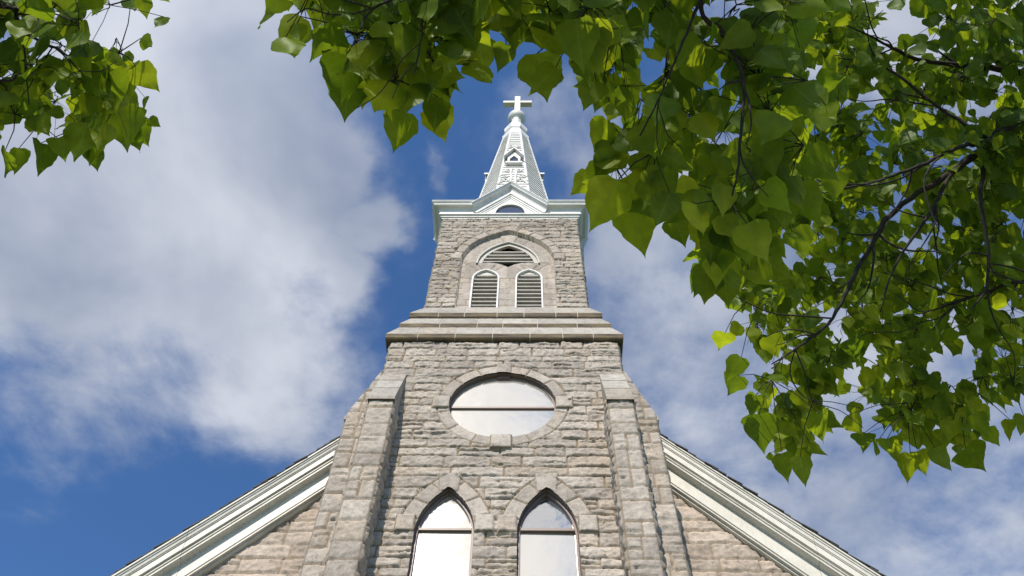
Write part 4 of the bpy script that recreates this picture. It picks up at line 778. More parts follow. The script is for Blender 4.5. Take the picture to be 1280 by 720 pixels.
TREE_DATA = {
 'near': dict(
  branches=[[(0.795,0.250,5.526,0.016),(0.679,0.671,5.080,0.010),(0.745,0.760,4.985,0.009),(0.776,0.810,4.912,0.008),(0.802,0.901,4.758,0.007),(0.776,1.002,4.609,0.006),(0.739,1.124,4.436,0.004),(0.710,1.186,4.355,0.003)],
   [(0.795,0.250,5.526,0.013),(0.302,0.454,5.000,0.010),(-0.162,0.523,4.757,0.007),(-0.444,0.560,4.535,0.005),(-0.519,0.595,4.457,0.004),(-0.529,0.624,4.394,0.003)],
   [(-0.162,0.523,4.757,0.005),(-0.331,0.577,4.620,0.004),(-0.346,0.667,4.477,0.003),(-0.363,0.759,4.368,0.002)],
   [(0.679,0.671,5.080,0.007),(0.568,0.791,4.815,0.005),(0.482,0.921,4.648,0.003),(0.403,1.029,4.529,0.002)]],
  sprays=[(0.234,0.745,4.839),(0.168,0.423,4.715),(-0.327,0.516,4.875),(-0.231,0.662,4.668),(0.019,0.445,4.706),(-0.146,0.433,4.751),(-0.617,0.486,4.806),(0.164,0.524,4.730),(-0.435,0.454,4.764),(-0.662,0.393,4.713),(-0.523,0.698,4.766),(0.081,0.632,4.770),(-0.052,0.429,5.002),(0.271,0.412,5.006),(-0.837,0.394,4.813),(-0.503,0.606,5.044),(-0.718,0.523,4.620),(-0.474,0.857,4.646),(-0.231,0.535,4.766),(-0.778,0.458,4.867),(-0.325,0.575,4.658),(-0.474,0.791,4.903),(-0.330,0.799,4.665),(0.208,0.599,4.613),(-0.099,0.620,4.894),(-0.340,0.685,4.585),(-0.627,0.749,4.776),(-0.520,0.746,5.046),(-0.429,0.900,5.062),(-0.141,0.660,5.281),(-0.522,0.952,5.057),(0.182,0.636,5.117),(-0.401,0.546,5.149),(0.236,0.853,5.471),(-0.325,0.665,5.157),(-0.613,0.910,5.184),(0.105,0.452,5.400),(-0.291,0.612,5.369),(-0.641,0.571,5.154),(-0.360,0.810,5.144),(-0.527,0.590,5.158),(-0.213,0.472,5.455),(-0.703,0.752,5.483),(0.041,0.712,5.353),(-0.852,0.759,5.443),(-0.882,0.558,5.225),(-0.669,0.777,5.004),(0.230,0.543,5.422),(-0.496,0.487,5.412),(-0.069,0.543,5.433),(-0.790,0.584,5.295),(-0.364,0.473,5.494),(0.312,0.687,5.439),(-0.988,0.713,5.496),(0.577,0.998,5.169),(0.996,0.669,5.014),(0.383,0.820,5.214),(0.374,0.515,5.151),(0.678,1.123,4.993),(0.960,0.515,5.430),(0.621,0.556,5.281),(0.680,0.826,5.219),(0.951,1.060,4.882),(1.032,1.116,4.669),(0.676,1.376,4.766),(0.885,1.551,4.708),(0.905,1.193,4.710),(0.500,1.193,4.804),(0.815,0.686,5.060),(0.760,1.303,4.567),(0.904,0.927,4.923),(1.102,0.954,4.947),(0.519,0.663,5.146),(0.808,0.868,5.149),(0.292,0.619,5.128),(0.375,1.334,5.017),(0.980,1.300,5.109),(0.822,1.457,5.017),(0.644,1.196,5.141),(0.978,1.130,5.255),(0.585,0.581,5.640),(0.384,0.943,5.474),(1.070,0.908,5.618),(1.079,0.602,5.821),(0.972,1.504,4.984),(0.509,1.145,5.336),(1.330,1.205,5.387),(0.699,0.487,5.696),(0.675,0.689,5.453),(0.623,0.845,5.603),(0.464,1.289,5.240),(1.195,1.665,5.196),(1.062,1.032,5.456),(0.343,0.669,5.878),(0.932,1.336,5.505),(0.464,0.699,5.421),(0.369,1.147,5.509),(0.978,1.785,5.143),(0.644,0.680,5.924),(0.890,1.056,5.939),(1.137,1.784,5.304),(0.902,1.532,5.614),(1.234,1.357,5.699),(0.642,0.979,5.739),(0.378,1.124,5.790),(0.603,1.496,5.661),(0.419,0.947,6.068),(1.335,0.580,6.426),(1.211,1.055,5.881),(0.937,0.624,6.197),(0.865,1.252,5.934),(1.513,1.608,5.857),(0.824,1.742,5.775),(0.879,1.470,5.948),(1.088,0.711,6.038),(0.539,0.550,6.051),(0.527,1.346,5.983),(0.414,0.672,5.935),(1.005,1.928,5.424),(1.069,1.730,5.680),(-0.974,-0.074,5.916),(0.271,-0.453,5.992),(1.252,-0.110,6.122),(0.048,0.060,5.974),(-0.399,-0.251,5.998),(0.371,0.023,5.536),(-0.567,0.153,5.364),(-0.606,-0.531,6.255),(-0.985,0.205,5.763),(-0.326,0.343,5.594),(0.621,-0.446,5.883),(-0.207,-0.057,5.592),(1.271,-0.276,6.012),(0.036,0.381,5.541),(0.575,-0.062,5.818),(-0.834,-0.476,6.051),(0.050,-0.406,6.107),(-0.170,0.115,5.443),(-0.139,-0.252,5.688),(0.207,-0.119,6.095),(1.230,0.375,6.088),(-1.377,-0.506,6.372),(-0.759,-0.134,6.559),(0.353,-0.478,6.684),(0.103,-0.538,6.939),(-1.386,0.148,6.539),(0.133,0.108,6.573),(-0.419,-0.068,6.353),(0.755,0.348,6.378),(0.899,0.098,6.198),(0.779,-0.340,6.451),(-0.261,-0.305,6.464),(0.981,-0.188,6.770),(0.468,0.523,6.334),(-1.231,0.345,5.981),(0.531,-0.253,6.425),(-0.899,0.125,6.187),(-1.298,-0.262,6.396),(-0.691,-0.432,6.525),(-0.463,0.198,6.169),(-1.148,0.023,7.184),(1.005,0.011,7.013),(-1.136,0.257,6.691),(1.362,-0.323,7.473),(0.126,0.039,7.263),(1.013,-0.570,7.250),(0.130,0.313,6.870),(-1.577,-0.612,7.624),(0.795,0.454,6.762),(-1.443,0.103,6.746),(0.461,-0.341,6.921),(-0.428,-0.266,7.446),(0.767,0.225,7.097),(1.189,0.338,6.771),(1.577,0.140,6.982),(-0.315,-0.491,7.293),(-0.744,0.515,6.562),(-1.675,-0.316,7.478),(-1.164,-0.416,7.327),(-0.674,0.006,6.826)],
  leaves=[((-0.924,0.627,4.968),(-0.990,0.691,4.917)),((-0.882,0.716,5.036),(-0.974,0.817,4.945)),((-0.766,0.751,4.908),(-0.824,0.859,4.923)),((-0.660,0.797,4.760),(-0.683,0.956,4.650)),((-0.589,0.882,4.820),(-0.628,1.008,4.771)),((-0.447,0.987,4.679),(-0.495,1.122,4.602)),((-0.335,0.958,4.653),(-0.286,1.056,4.526)),((-0.336,0.873,4.785),(-0.218,0.877,4.722)),((-0.180,0.794,5.019),(-0.164,0.922,4.907)),((-0.075,0.776,4.825),(-0.104,0.880,4.832)),((0.042,0.837,4.932),(0.081,0.999,4.801)),((0.283,0.916,5.212),(0.224,0.998,5.204)),((0.310,0.975,5.038),(0.186,1.007,5.056)),((0.277,0.970,4.994),(0.224,1.060,4.901)),((0.345,1.161,5.091),(0.268,1.280,5.019)),((0.331,1.337,4.998),(0.201,1.373,4.912)),((0.362,1.297,4.777),(0.240,1.446,4.604)),((0.441,1.441,4.891),(0.481,1.657,4.795)),((0.494,1.259,4.760),(0.556,1.390,4.600)),((0.620,1.506,4.885),(0.667,1.623,4.829)),((0.422,1.362,4.977),(0.540,1.502,4.807)),((1.162,0.884,5.401),(1.178,1.019,5.246)),((0.957,0.891,5.438),(1.125,1.054,5.387)),((1.211,1.330,5.159),(1.340,1.420,5.056)),((1.211,1.489,5.184),(1.289,1.625,5.026)),((1.025,1.464,4.894),(0.986,1.612,4.861)),((0.820,1.691,4.772),(0.820,1.807,4.619)),((0.777,1.742,4.867),(0.723,1.868,4.841)),((1.017,1.749,5.014),(1.184,1.877,5.010))]),
 'right': dict(
  branches=[[(5.038,1.906,9.002,0.062),(3.523,1.969,7.549,0.037),(3.237,2.074,7.381,0.031),(2.929,2.232,7.194,0.024),(2.505,2.417,6.979,0.019),(2.211,2.634,6.656,0.015),(1.947,2.873,6.310,0.011),(1.715,2.972,6.146,0.008),(1.516,3.026,6.020,0.004)],
   [(3.237,2.074,7.381,0.022),(2.939,2.052,7.193,0.016),(2.590,2.095,6.966,0.012),(2.238,2.154,6.823,0.009),(1.947,2.162,6.710,0.005)],
   [(5.528,2.290,9.369,0.037),(3.778,1.804,8.151,0.025),(3.247,1.734,8.077,0.019),(2.847,1.655,8.011,0.014),(2.603,1.539,7.968,0.010),(2.311,1.407,7.945,0.005)],
   [(3.237,2.094,7.370,0.019),(3.080,2.318,7.046,0.014),(3.038,2.572,6.707,0.011),(2.974,2.756,6.498,0.009),(2.829,2.835,6.348,0.004)],
   [(5.103,3.515,7.983,0.025),(3.523,2.981,6.979,0.014),(3.177,2.954,6.793,0.011),(2.912,2.978,6.671,0.008),(2.707,3.080,6.506,0.004)],
   [(3.209,2.055,7.391,0.016),(2.949,1.918,7.670,0.012),(2.664,1.726,7.967,0.009),(2.330,1.674,8.093,0.004)],
   [(2.929,2.232,7.194,0.016),(2.707,2.381,6.899,0.012),(2.393,2.616,6.566,0.008),(2.253,2.840,6.334,0.004)],
   [(6.659,2.673,8.946,0.056),(7.313,1.840,8.968,0.031),(7.956,1.456,8.967,0.012)],
   [(6.376,1.932,9.357,0.050),(5.377,0.784,9.640,0.031),(4.240,0.064,9.794,0.012)],
   [(7.012,3.169,8.673,0.043),(7.313,3.708,7.917,0.019),(7.435,4.005,7.522,0.009)]],
  sprays=[(1.675,2.894,7.080),(3.801,1.166,7.882),(3.664,1.654,7.826),(3.838,2.608,7.607),(4.037,2.304,7.371),(1.912,1.490,7.831),(2.106,1.100,8.225),(2.751,2.880,7.227),(3.273,1.340,7.806),(1.880,2.403,7.374),(3.572,2.338,7.650),(3.012,3.640,6.410),(1.833,1.614,7.576),(3.001,2.639,7.485),(4.279,2.754,7.553),(3.269,2.098,7.302),(3.615,3.419,6.575),(2.372,1.170,8.207),(2.193,1.936,7.528),(4.145,1.714,7.957),(3.166,2.784,6.889),(4.257,1.195,8.108),(3.605,1.856,7.512),(3.882,2.688,7.171),(2.657,2.958,7.255),(2.679,1.891,7.724),(1.828,1.043,8.431),(3.700,2.239,7.786),(4.071,1.033,8.312),(2.447,1.443,8.214),(4.100,3.312,6.713),(4.090,2.478,7.395),(1.757,2.129,7.436),(3.173,1.785,7.876),(3.582,1.143,7.876),(3.171,1.124,8.434),(4.309,2.573,7.272),(2.840,1.750,8.003),(3.230,4.195,6.749),(3.119,4.004,6.852),(4.120,1.868,7.679),(3.989,2.649,7.571),(1.987,1.022,8.549),(2.675,3.688,6.440),(3.239,2.518,7.552),(2.367,3.329,7.065),(2.223,2.341,7.425),(3.616,2.744,7.096),(3.398,3.109,6.811),(1.858,1.337,7.949),(1.823,2.366,7.743),(3.261,3.600,6.696),(1.913,3.025,6.888),(1.814,2.743,7.307),(1.628,3.151,6.943),(1.863,3.355,6.959),(2.456,2.740,7.202),(3.278,2.368,7.307),(2.584,2.069,7.282),(3.505,3.412,7.105),(3.668,0.827,8.449),(3.872,2.918,6.978),(2.713,3.566,6.775),(3.485,1.946,7.760),(3.563,2.838,7.204),(3.961,1.391,8.310),(3.899,3.451,7.062),(2.988,2.338,7.332),(4.258,3.570,6.687),(2.205,3.573,6.841),(3.270,2.008,7.420),(3.513,1.632,8.190),(3.246,2.602,7.002),(3.630,2.040,7.651),(3.153,3.231,6.809),(2.789,3.075,7.071),(2.693,2.147,7.247),(3.722,2.318,7.299),(3.156,0.931,8.617),(3.372,3.261,7.166),(3.857,2.770,7.045),(4.353,1.474,7.952),(1.599,1.826,7.398),(1.710,1.937,7.401),(1.691,1.474,7.711),(3.667,1.600,8.247),(2.610,2.247,7.380),(2.743,3.252,6.772),(3.355,3.488,6.520),(3.650,2.099,7.339),(4.263,3.326,7.295),(2.500,1.666,8.012),(2.132,2.665,7.572),(4.070,2.087,7.874),(1.974,2.262,7.697),(1.747,0.795,8.140),(3.788,1.826,7.538),(4.086,1.053,8.050),(1.583,2.658,6.953),(3.573,2.309,7.266),(4.258,2.883,7.347),(3.049,1.368,8.012),(3.695,1.493,7.609),(1.659,2.516,7.206),(2.201,3.098,7.279),(3.333,1.158,8.394),(3.543,1.245,8.262),(3.420,0.964,8.419),(2.287,1.829,8.040),(1.760,1.804,7.789),(4.153,1.757,7.737),(1.785,3.667,6.753),(2.389,2.997,6.933),(2.676,3.508,6.475),(2.262,1.631,7.683),(2.486,2.463,7.361),(3.155,2.063,7.357),(1.874,1.754,8.415),(3.890,2.941,7.603),(2.733,2.361,8.357),(2.584,3.101,7.547),(4.448,3.824,7.501),(2.629,1.449,8.823),(2.551,1.674,8.391),(2.189,3.141,7.365),(3.540,1.927,8.495),(4.087,1.685,8.785),(4.630,1.339,8.846),(3.692,3.600,7.839),(3.888,2.595,7.867),(4.527,3.247,7.872),(3.830,1.171,8.815),(2.250,2.587,8.092),(3.324,1.210,8.688),(3.917,2.098,8.148),(3.174,2.793,7.971),(4.371,2.011,8.476),(3.561,3.201,8.008),(3.775,2.043,8.444),(2.531,2.588,8.039),(3.614,3.274,7.782),(2.088,2.525,8.158),(3.405,1.581,8.557),(1.921,4.157,6.977),(2.968,4.256,7.240),(1.870,2.129,8.203),(3.703,3.026,7.483),(3.081,2.567,7.825),(2.087,3.256,7.554),(3.418,3.747,7.538),(4.773,3.167,7.868),(1.775,2.705,7.952),(3.943,2.290,8.461),(3.557,3.069,7.664),(3.854,3.420,7.490),(1.872,3.696,7.583),(2.401,2.709,8.097),(3.294,3.485,7.496),(4.817,2.595,8.358),(2.558,3.323,7.286),(4.721,1.208,8.884),(4.266,3.367,7.891),(4.549,1.477,8.975),(3.107,3.032,7.580),(4.331,4.011,7.493),(1.847,2.430,8.139),(4.270,2.936,8.189),(4.344,3.434,7.475),(4.823,2.731,8.121),(3.261,3.315,7.746),(3.593,1.113,9.241),(4.646,2.025,8.281),(3.206,1.029,8.850),(2.169,4.104,6.910),(2.568,1.997,8.504),(4.075,1.701,8.260),(3.899,3.048,8.057),(4.367,2.542,7.846),(2.614,1.770,8.279),(2.101,1.474,8.980),(2.644,3.670,7.431),(4.768,2.235,8.464),(3.603,2.590,7.948),(1.964,2.712,7.774),(4.106,1.260,8.722),(3.180,3.827,7.701),(3.283,3.944,7.069),(4.396,0.951,9.286),(2.188,4.618,7.165),(3.471,2.026,8.503),(3.236,2.478,7.946),(3.228,2.044,8.524),(3.764,2.893,8.181),(3.829,3.359,7.697),(3.224,2.161,8.092),(2.129,0.993,9.008),(2.107,2.445,8.439),(2.664,2.692,8.048),(2.234,3.846,7.074),(1.856,3.996,7.021),(3.971,1.071,9.014),(3.612,1.029,8.613),(2.865,3.743,7.038),(2.360,1.097,8.784),(2.997,4.044,7.055),(2.531,3.259,7.657),(4.375,3.237,7.403),(2.847,1.862,8.496),(3.005,4.392,7.159),(3.491,3.558,7.381),(4.664,1.017,9.023),(4.473,1.244,8.852),(2.325,3.656,7.641),(3.185,3.532,7.575),(2.369,1.304,8.858),(2.976,1.907,8.477),(4.266,2.760,8.207),(2.101,3.936,6.983),(3.557,2.115,8.048),(3.260,4.467,7.258),(1.754,3.471,7.767),(2.898,3.188,7.356),(2.304,3.094,8.033),(3.954,1.408,8.808),(3.551,3.375,7.872),(2.021,3.044,7.917),(3.588,3.941,7.209),(2.883,2.503,7.817),(2.897,3.730,7.593),(3.549,1.358,8.901),(4.690,2.802,7.939),(3.451,2.917,7.707),(2.023,3.789,7.256),(4.197,3.812,7.695),(2.430,1.757,9.316),(4.383,2.531,8.907),(3.442,3.673,8.155),(2.834,3.428,8.579),(2.580,1.895,9.425),(3.783,2.726,8.905),(5.012,1.575,9.536),(5.087,2.053,9.263),(2.976,4.167,7.659),(5.202,3.734,8.156),(2.382,2.615,8.571),(2.311,1.898,8.929),(4.324,3.158,8.793),(2.740,1.925,8.940),(2.343,1.447,9.621),(3.717,2.035,9.330),(4.455,2.016,9.047),(4.841,1.806,8.900),(4.904,2.772,8.467),(4.944,2.851,8.759),(4.967,3.848,8.245),(2.692,2.582,8.659),(3.107,3.299,8.439),(4.079,3.588,7.981),(4.614,2.836,8.770),(3.604,4.800,7.734),(3.806,3.418,8.516),(2.877,3.612,8.232),(5.148,1.159,9.663),(1.954,2.202,8.605),(4.590,3.126,8.326),(2.663,1.348,9.390),(2.205,3.768,7.779),(2.373,1.561,9.025),(4.108,1.544,9.702),(4.777,3.607,8.358),(3.283,2.483,8.875),(3.208,4.651,7.744),(4.118,1.338,9.755),(2.550,3.285,8.461),(4.523,1.887,9.137),(2.635,2.431,8.769),(3.526,2.734,9.031),(5.217,3.517,8.611),(2.678,2.256,8.696),(4.194,4.525,7.927),(3.776,1.688,9.389),(3.630,2.900,8.490),(2.985,1.938,9.270),(3.918,3.101,8.333),(2.886,2.886,8.772),(3.225,3.466,8.318),(4.897,2.472,8.928),(3.533,3.076,8.183),(4.262,2.002,9.409),(2.381,3.795,8.402),(2.755,2.970,8.733),(2.360,4.669,7.434),(2.514,4.109,8.060),(5.057,1.745,9.004),(5.302,3.359,8.409),(4.857,3.559,8.144),(2.240,2.700,8.667),(4.181,1.551,9.221),(1.934,3.598,7.869),(5.221,4.059,7.934),(4.197,2.656,8.562),(3.438,1.228,9.306),(4.396,4.014,7.869),(3.394,2.454,8.579),(3.278,2.166,8.665),(4.776,1.571,9.711),(3.980,4.063,7.635),(3.091,4.633,7.899),(3.948,2.462,8.797),(3.310,3.039,8.245),(4.550,2.513,8.787),(3.810,1.863,9.194),(2.820,3.001,8.211),(3.712,2.106,9.081),(3.505,4.598,7.291),(4.109,3.353,8.212),(3.131,3.687,8.301),(3.191,4.176,8.123),(2.749,1.597,9.087),(4.837,4.317,7.761),(2.739,2.251,9.271),(3.473,1.467,9.273),(2.442,2.452,8.557),(2.156,1.496,9.182),(4.023,2.228,9.250),(4.389,2.286,8.850),(4.900,2.693,8.861),(4.363,4.092,8.259),(2.898,2.734,8.769),(4.713,1.617,9.128),(2.146,1.024,9.615),(2.931,3.785,7.965),(3.365,3.519,8.234),(3.616,2.419,8.955),(5.325,4.038,8.336),(2.159,1.787,9.335),(4.532,2.988,8.576),(2.354,4.326,7.998),(4.406,4.207,7.887),(2.772,2.424,8.633),(4.420,2.170,9.150),(2.195,4.604,7.451),(2.580,1.703,9.049),(4.978,3.211,8.373),(4.729,2.920,8.601),(4.598,3.182,8.126),(4.437,3.352,8.263),(4.588,3.202,8.781),(5.029,3.068,8.541),(1.875,3.457,8.160),(3.496,2.763,8.645),(4.580,3.209,9.151),(3.503,3.570,9.023),(2.910,3.879,8.537),(3.556,4.089,8.680),(3.375,3.923,9.078),(2.606,3.037,8.971),(2.361,2.947,9.066),(4.726,4.434,8.259),(4.983,4.383,8.229),(5.394,1.831,9.605),(2.596,1.690,10.309),(5.121,1.938,10.221),(3.025,1.578,9.721),(5.524,2.010,10.095),(2.845,3.614,8.959),(4.500,1.192,10.088),(4.258,3.424,9.311),(5.049,2.406,9.349),(3.797,4.300,8.635),(5.166,4.260,8.707),(4.638,2.521,9.694),(4.596,3.723,8.686),(2.690,4.642,8.070),(3.767,3.361,9.156),(2.641,4.534,8.233),(5.174,3.314,9.191),(4.233,3.097,9.392),(2.733,4.310,8.173),(5.525,1.231,10.456),(2.319,3.026,9.567),(3.208,2.062,9.713),(4.907,3.574,9.018),(3.334,3.645,8.772),(5.012,2.979,9.574),(2.583,2.636,9.248),(3.965,5.043,7.833),(4.407,4.680,8.334),(5.078,2.886,9.315),(4.706,2.786,9.454),(2.589,4.085,8.420),(3.145,2.251,9.983),(5.307,1.659,10.074),(2.345,1.143,10.203),(5.147,4.734,8.494),(3.109,2.880,8.990),(2.420,1.664,10.293),(5.503,2.355,9.902),(3.905,2.315,9.479),(4.084,1.449,10.111),(3.225,3.922,8.406),(4.176,2.304,9.875),(3.593,4.754,8.615),(3.429,3.069,9.289),(3.647,2.800,9.719),(4.860,2.326,9.646),(2.291,3.900,8.995),(3.331,4.977,8.391),(3.994,2.889,9.638),(2.420,2.267,9.623),(4.166,4.983,8.163),(3.113,2.522,9.188),(2.523,1.437,10.445),(2.981,1.947,9.547),(2.742,1.180,10.328),(3.717,4.412,8.543),(2.148,3.066,8.964),(2.407,4.368,8.362),(3.899,1.632,9.895),(4.481,1.303,9.882),(4.708,3.158,9.123),(2.816,3.120,9.095),(4.340,1.935,10.033),(3.085,1.362,10.317),(3.176,3.482,9.304),(2.880,1.603,10.301),(5.261,3.340,8.928),(3.232,3.223,9.210),(2.187,4.024,8.797),(5.201,3.923,8.981),(5.337,3.171,8.942),(2.569,5.196,7.887),(4.336,4.864,8.310),(4.041,1.896,9.760),(2.631,3.624,9.191),(5.371,4.453,8.417),(5.239,3.548,9.134),(4.810,2.393,9.317),(3.005,3.832,9.068),(4.238,1.320,10.559),(5.501,2.960,9.655),(5.311,3.935,8.655),(2.854,1.874,10.121),(4.973,4.998,8.511),(2.713,3.285,8.803),(4.967,2.198,9.434),(5.578,2.181,9.879),(4.826,2.045,10.173),(2.310,4.945,7.807),(3.216,1.864,10.137),(3.271,3.496,9.092),(5.449,3.527,8.983),(4.501,2.876,9.093),(2.622,2.508,9.526),(5.445,3.074,9.255),(4.650,1.476,9.926),(4.357,4.678,8.620),(3.451,4.428,8.628),(4.703,1.297,10.002),(4.299,1.645,10.125),(3.869,3.843,8.864),(3.647,4.602,8.676),(4.533,3.298,9.458),(2.300,2.296,9.913),(4.390,2.601,9.182),(4.740,3.901,8.721),(4.209,1.217,10.029),(3.779,2.205,9.893),(4.823,1.799,8.388),(5.938,3.244,7.654),(6.542,2.270,7.747),(4.939,0.401,8.710),(5.462,0.834,8.563),(6.600,1.799,7.617),(5.298,1.969,7.909),(5.189,3.070,7.607),(4.938,3.417,7.710),(7.325,3.352,7.586),(4.961,0.904,8.779),(6.765,0.177,9.168),(5.569,1.606,7.709),(7.164,2.178,7.752),(6.902,1.019,8.411),(7.018,1.550,8.445),(6.821,0.144,8.650),(6.851,0.632,8.666),(6.174,1.970,8.042),(5.274,3.378,7.531),(5.761,1.110,8.856),(6.044,2.804,7.679),(5.363,2.509,7.346),(5.104,1.460,8.583),(6.278,4.038,7.302),(7.032,2.529,7.785),(4.550,1.303,8.217),(6.642,0.762,8.720),(5.903,1.597,7.852),(6.570,1.012,8.806),(6.087,2.164,8.442),(5.358,0.596,8.806),(6.911,1.184,8.719),(7.313,0.163,9.429),(4.796,0.142,8.709),(6.970,2.912,7.993),(7.133,2.296,8.002),(5.524,0.061,8.769),(6.808,1.468,7.880),(5.851,2.385,7.518),(7.224,3.100,8.558),(6.679,4.394,8.180),(6.133,1.847,8.741),(5.894,4.551,7.958),(5.451,3.863,7.620),(7.089,2.431,8.901),(7.515,1.054,10.127),(7.732,4.216,7.334),(7.695,2.537,8.538),(5.536,3.581,7.968),(5.932,2.418,8.658),(7.554,0.592,9.436),(7.423,0.099,10.603),(5.598,0.601,10.199),(8.396,4.194,7.784),(7.297,1.186,9.412),(7.554,3.307,8.468),(6.153,2.417,8.364),(7.439,-0.176,9.832),(6.230,2.064,9.478),(5.607,1.533,9.131),(7.140,0.562,9.911),(7.527,1.395,9.917),(7.821,-0.093,10.806),(7.447,0.425,9.967),(8.104,2.522,8.514),(6.639,1.657,9.068),(8.171,3.520,8.722),(8.421,4.032,8.410),(6.856,3.917,7.694),(6.977,4.238,8.203),(6.211,-0.015,10.064),(7.625,4.039,7.937),(7.355,2.493,8.479),(8.108,1.253,9.949),(5.789,3.240,8.911),(6.044,1.559,9.012),(6.151,0.049,10.325),(6.398,3.450,7.944),(6.292,3.461,8.673),(5.904,0.243,10.788),(8.380,1.353,10.301),(8.907,4.236,8.586),(8.753,0.437,11.290),(8.822,4.943,8.906),(7.827,0.121,11.553),(6.434,1.278,10.098),(8.475,0.753,10.807),(6.511,0.941,10.614),(8.125,3.844,8.853),(7.702,3.439,9.880),(8.729,2.744,9.297),(9.346,3.306,9.471),(7.168,3.236,9.760),(7.978,2.684,10.327),(7.585,-0.059,10.962),(8.112,1.227,10.581),(7.057,4.136,9.234),(5.942,1.158,10.132),(8.474,0.999,10.486),(7.277,2.764,10.166),(6.365,4.349,8.454),(9.467,-0.110,11.292),(7.472,3.663,9.029),(7.299,4.671,8.594),(7.416,0.633,10.496),(7.575,3.014,9.114),(9.318,2.632,10.393),(8.037,4.387,9.131),(8.686,2.577,10.131),(9.162,0.626,10.698),(8.596,3.867,8.888),(6.853,2.341,10.033),(7.907,3.455,9.094),(6.579,0.501,10.967),(6.302,2.473,10.356),(7.430,2.046,10.009),(6.099,4.499,8.574),(8.473,2.772,10.282),(6.349,4.166,9.060),(1.908,0.005,8.563),(3.491,-0.420,8.951),(2.895,0.407,8.950),(3.963,0.256,8.452),(2.907,0.585,8.547),(2.486,-0.065,9.024),(2.444,0.205,9.000),(2.251,-0.245,8.813),(2.845,0.072,9.257),(4.436,0.382,8.635),(4.384,-0.250,9.488),(3.033,-0.439,9.505),(3.594,-0.033,8.731),(2.558,-0.482,9.026),(4.303,-0.032,8.887),(4.109,0.463,9.067),(4.305,-0.481,9.273),(2.124,0.636,8.582),(3.502,-0.474,9.747),(2.873,-0.199,8.895),(2.968,-0.073,9.800),(2.880,-0.545,10.462),(2.236,0.345,9.736),(3.880,0.628,9.664),(5.517,-0.139,10.787),(4.081,0.775,9.359),(2.767,0.431,9.574),(4.709,-0.223,10.018),(4.248,-0.469,10.631),(3.408,-0.001,9.874),(2.249,-0.022,9.614),(3.239,0.158,10.113),(3.032,-0.357,10.238),(4.221,0.244,9.757),(4.007,0.120,10.095),(5.041,0.281,10.192),(2.803,0.111,10.135),(5.183,0.601,9.987),(3.086,0.669,9.840),(5.211,-0.553,10.858),(5.973,-0.089,11.550),(3.742,0.860,10.883),(3.709,0.574,11.266),(5.059,0.531,11.285),(5.576,0.727,10.460),(3.004,0.381,10.875),(4.268,0.302,11.257),(3.657,-0.181,11.047),(4.900,0.243,10.783),(3.133,-0.239,10.837),(4.309,-0.462,11.598),(2.848,-0.597,12.026),(3.037,0.097,11.671),(2.931,0.775,10.391),(5.611,-0.584,11.801),(3.341,0.191,11.034),(5.320,0.010,11.401),(4.908,-0.232,11.278),(5.665,0.799,11.287),(4.697,0.055,11.747)],
  leaves=[((1.341,3.117,6.528),(1.320,3.291,6.566)),((1.513,3.408,6.661),(1.415,3.597,6.625)),((1.527,3.609,6.729),(1.483,3.828,6.768)),((1.653,3.793,6.511),(1.707,4.078,6.418)),((1.791,3.978,6.308),(1.830,4.170,6.224)),((1.837,3.835,6.103),(1.841,3.961,5.938)),((2.013,3.969,6.395),(2.114,4.034,6.345)),((2.032,3.702,6.415),(2.093,3.962,6.417)),((2.235,3.695,6.387),(2.351,3.877,6.389)),((2.405,3.942,6.481),(2.455,4.119,6.529)),((2.621,3.886,6.203),(2.611,4.100,6.139)),((2.720,3.949,6.297),(2.797,4.124,6.251)),((2.757,3.809,6.168),(2.818,3.902,6.019)),((3.000,3.861,6.231),(3.170,4.054,6.247)),((3.195,3.821,6.553),(3.283,3.954,6.452)),((3.400,3.802,6.470),(3.398,3.934,6.390)),((3.481,3.761,6.457),(3.409,3.844,6.337)),((2.259,3.223,6.629),(2.352,3.460,6.686)),((2.517,4.023,6.482),(2.446,4.033,6.345)),((2.440,3.764,6.205),(2.568,3.961,6.247)),((1.591,3.599,6.460),(1.570,3.766,6.436)),((2.737,3.524,6.612),(2.823,3.630,6.611)),((3.311,1.565,9.670),(3.335,1.650,9.475)),((3.523,1.589,9.629),(3.580,1.711,9.467)),((3.458,1.468,9.156),(3.487,1.585,9.018))]),
 'left': dict(
  branches=[[(-4.108,0.951,7.183,0.028),(-2.803,0.909,6.291,0.014),(-2.692,0.947,6.214,0.011),(-2.639,1.008,6.135,0.010),(-2.472,1.043,6.015,0.008),(-2.356,1.073,5.955,0.006),(-2.253,1.135,5.864,0.004),(-2.192,1.159,5.806,0.003)],
   [(-4.185,1.593,6.935,0.019),(-2.803,1.265,6.090,0.008),(-2.669,1.212,6.019,0.006),(-2.455,1.178,5.939,0.004)],
   [(-2.692,0.947,6.214,0.008),(-2.443,0.911,6.090,0.005),(-2.241,0.939,5.975,0.003)],
   [(-2.722,0.906,6.294,0.007),(-2.623,1.089,6.090,0.005),(-2.558,1.192,5.930,0.004),(-2.493,1.290,5.773,0.002)],
   [(-4.417,0.940,7.413,0.037),(-4.962,0.331,7.515,0.022),(-5.610,-0.025,7.588,0.012),(-6.084,-0.113,7.514,0.006)],
   [(-4.549,1.372,7.282,0.037),(-5.063,1.644,6.775,0.022),(-5.601,1.830,6.430,0.012)],
   [(-4.417,0.804,7.490,0.031),(-3.737,0.249,7.471,0.019),(-3.182,-0.089,7.557,0.007)]],
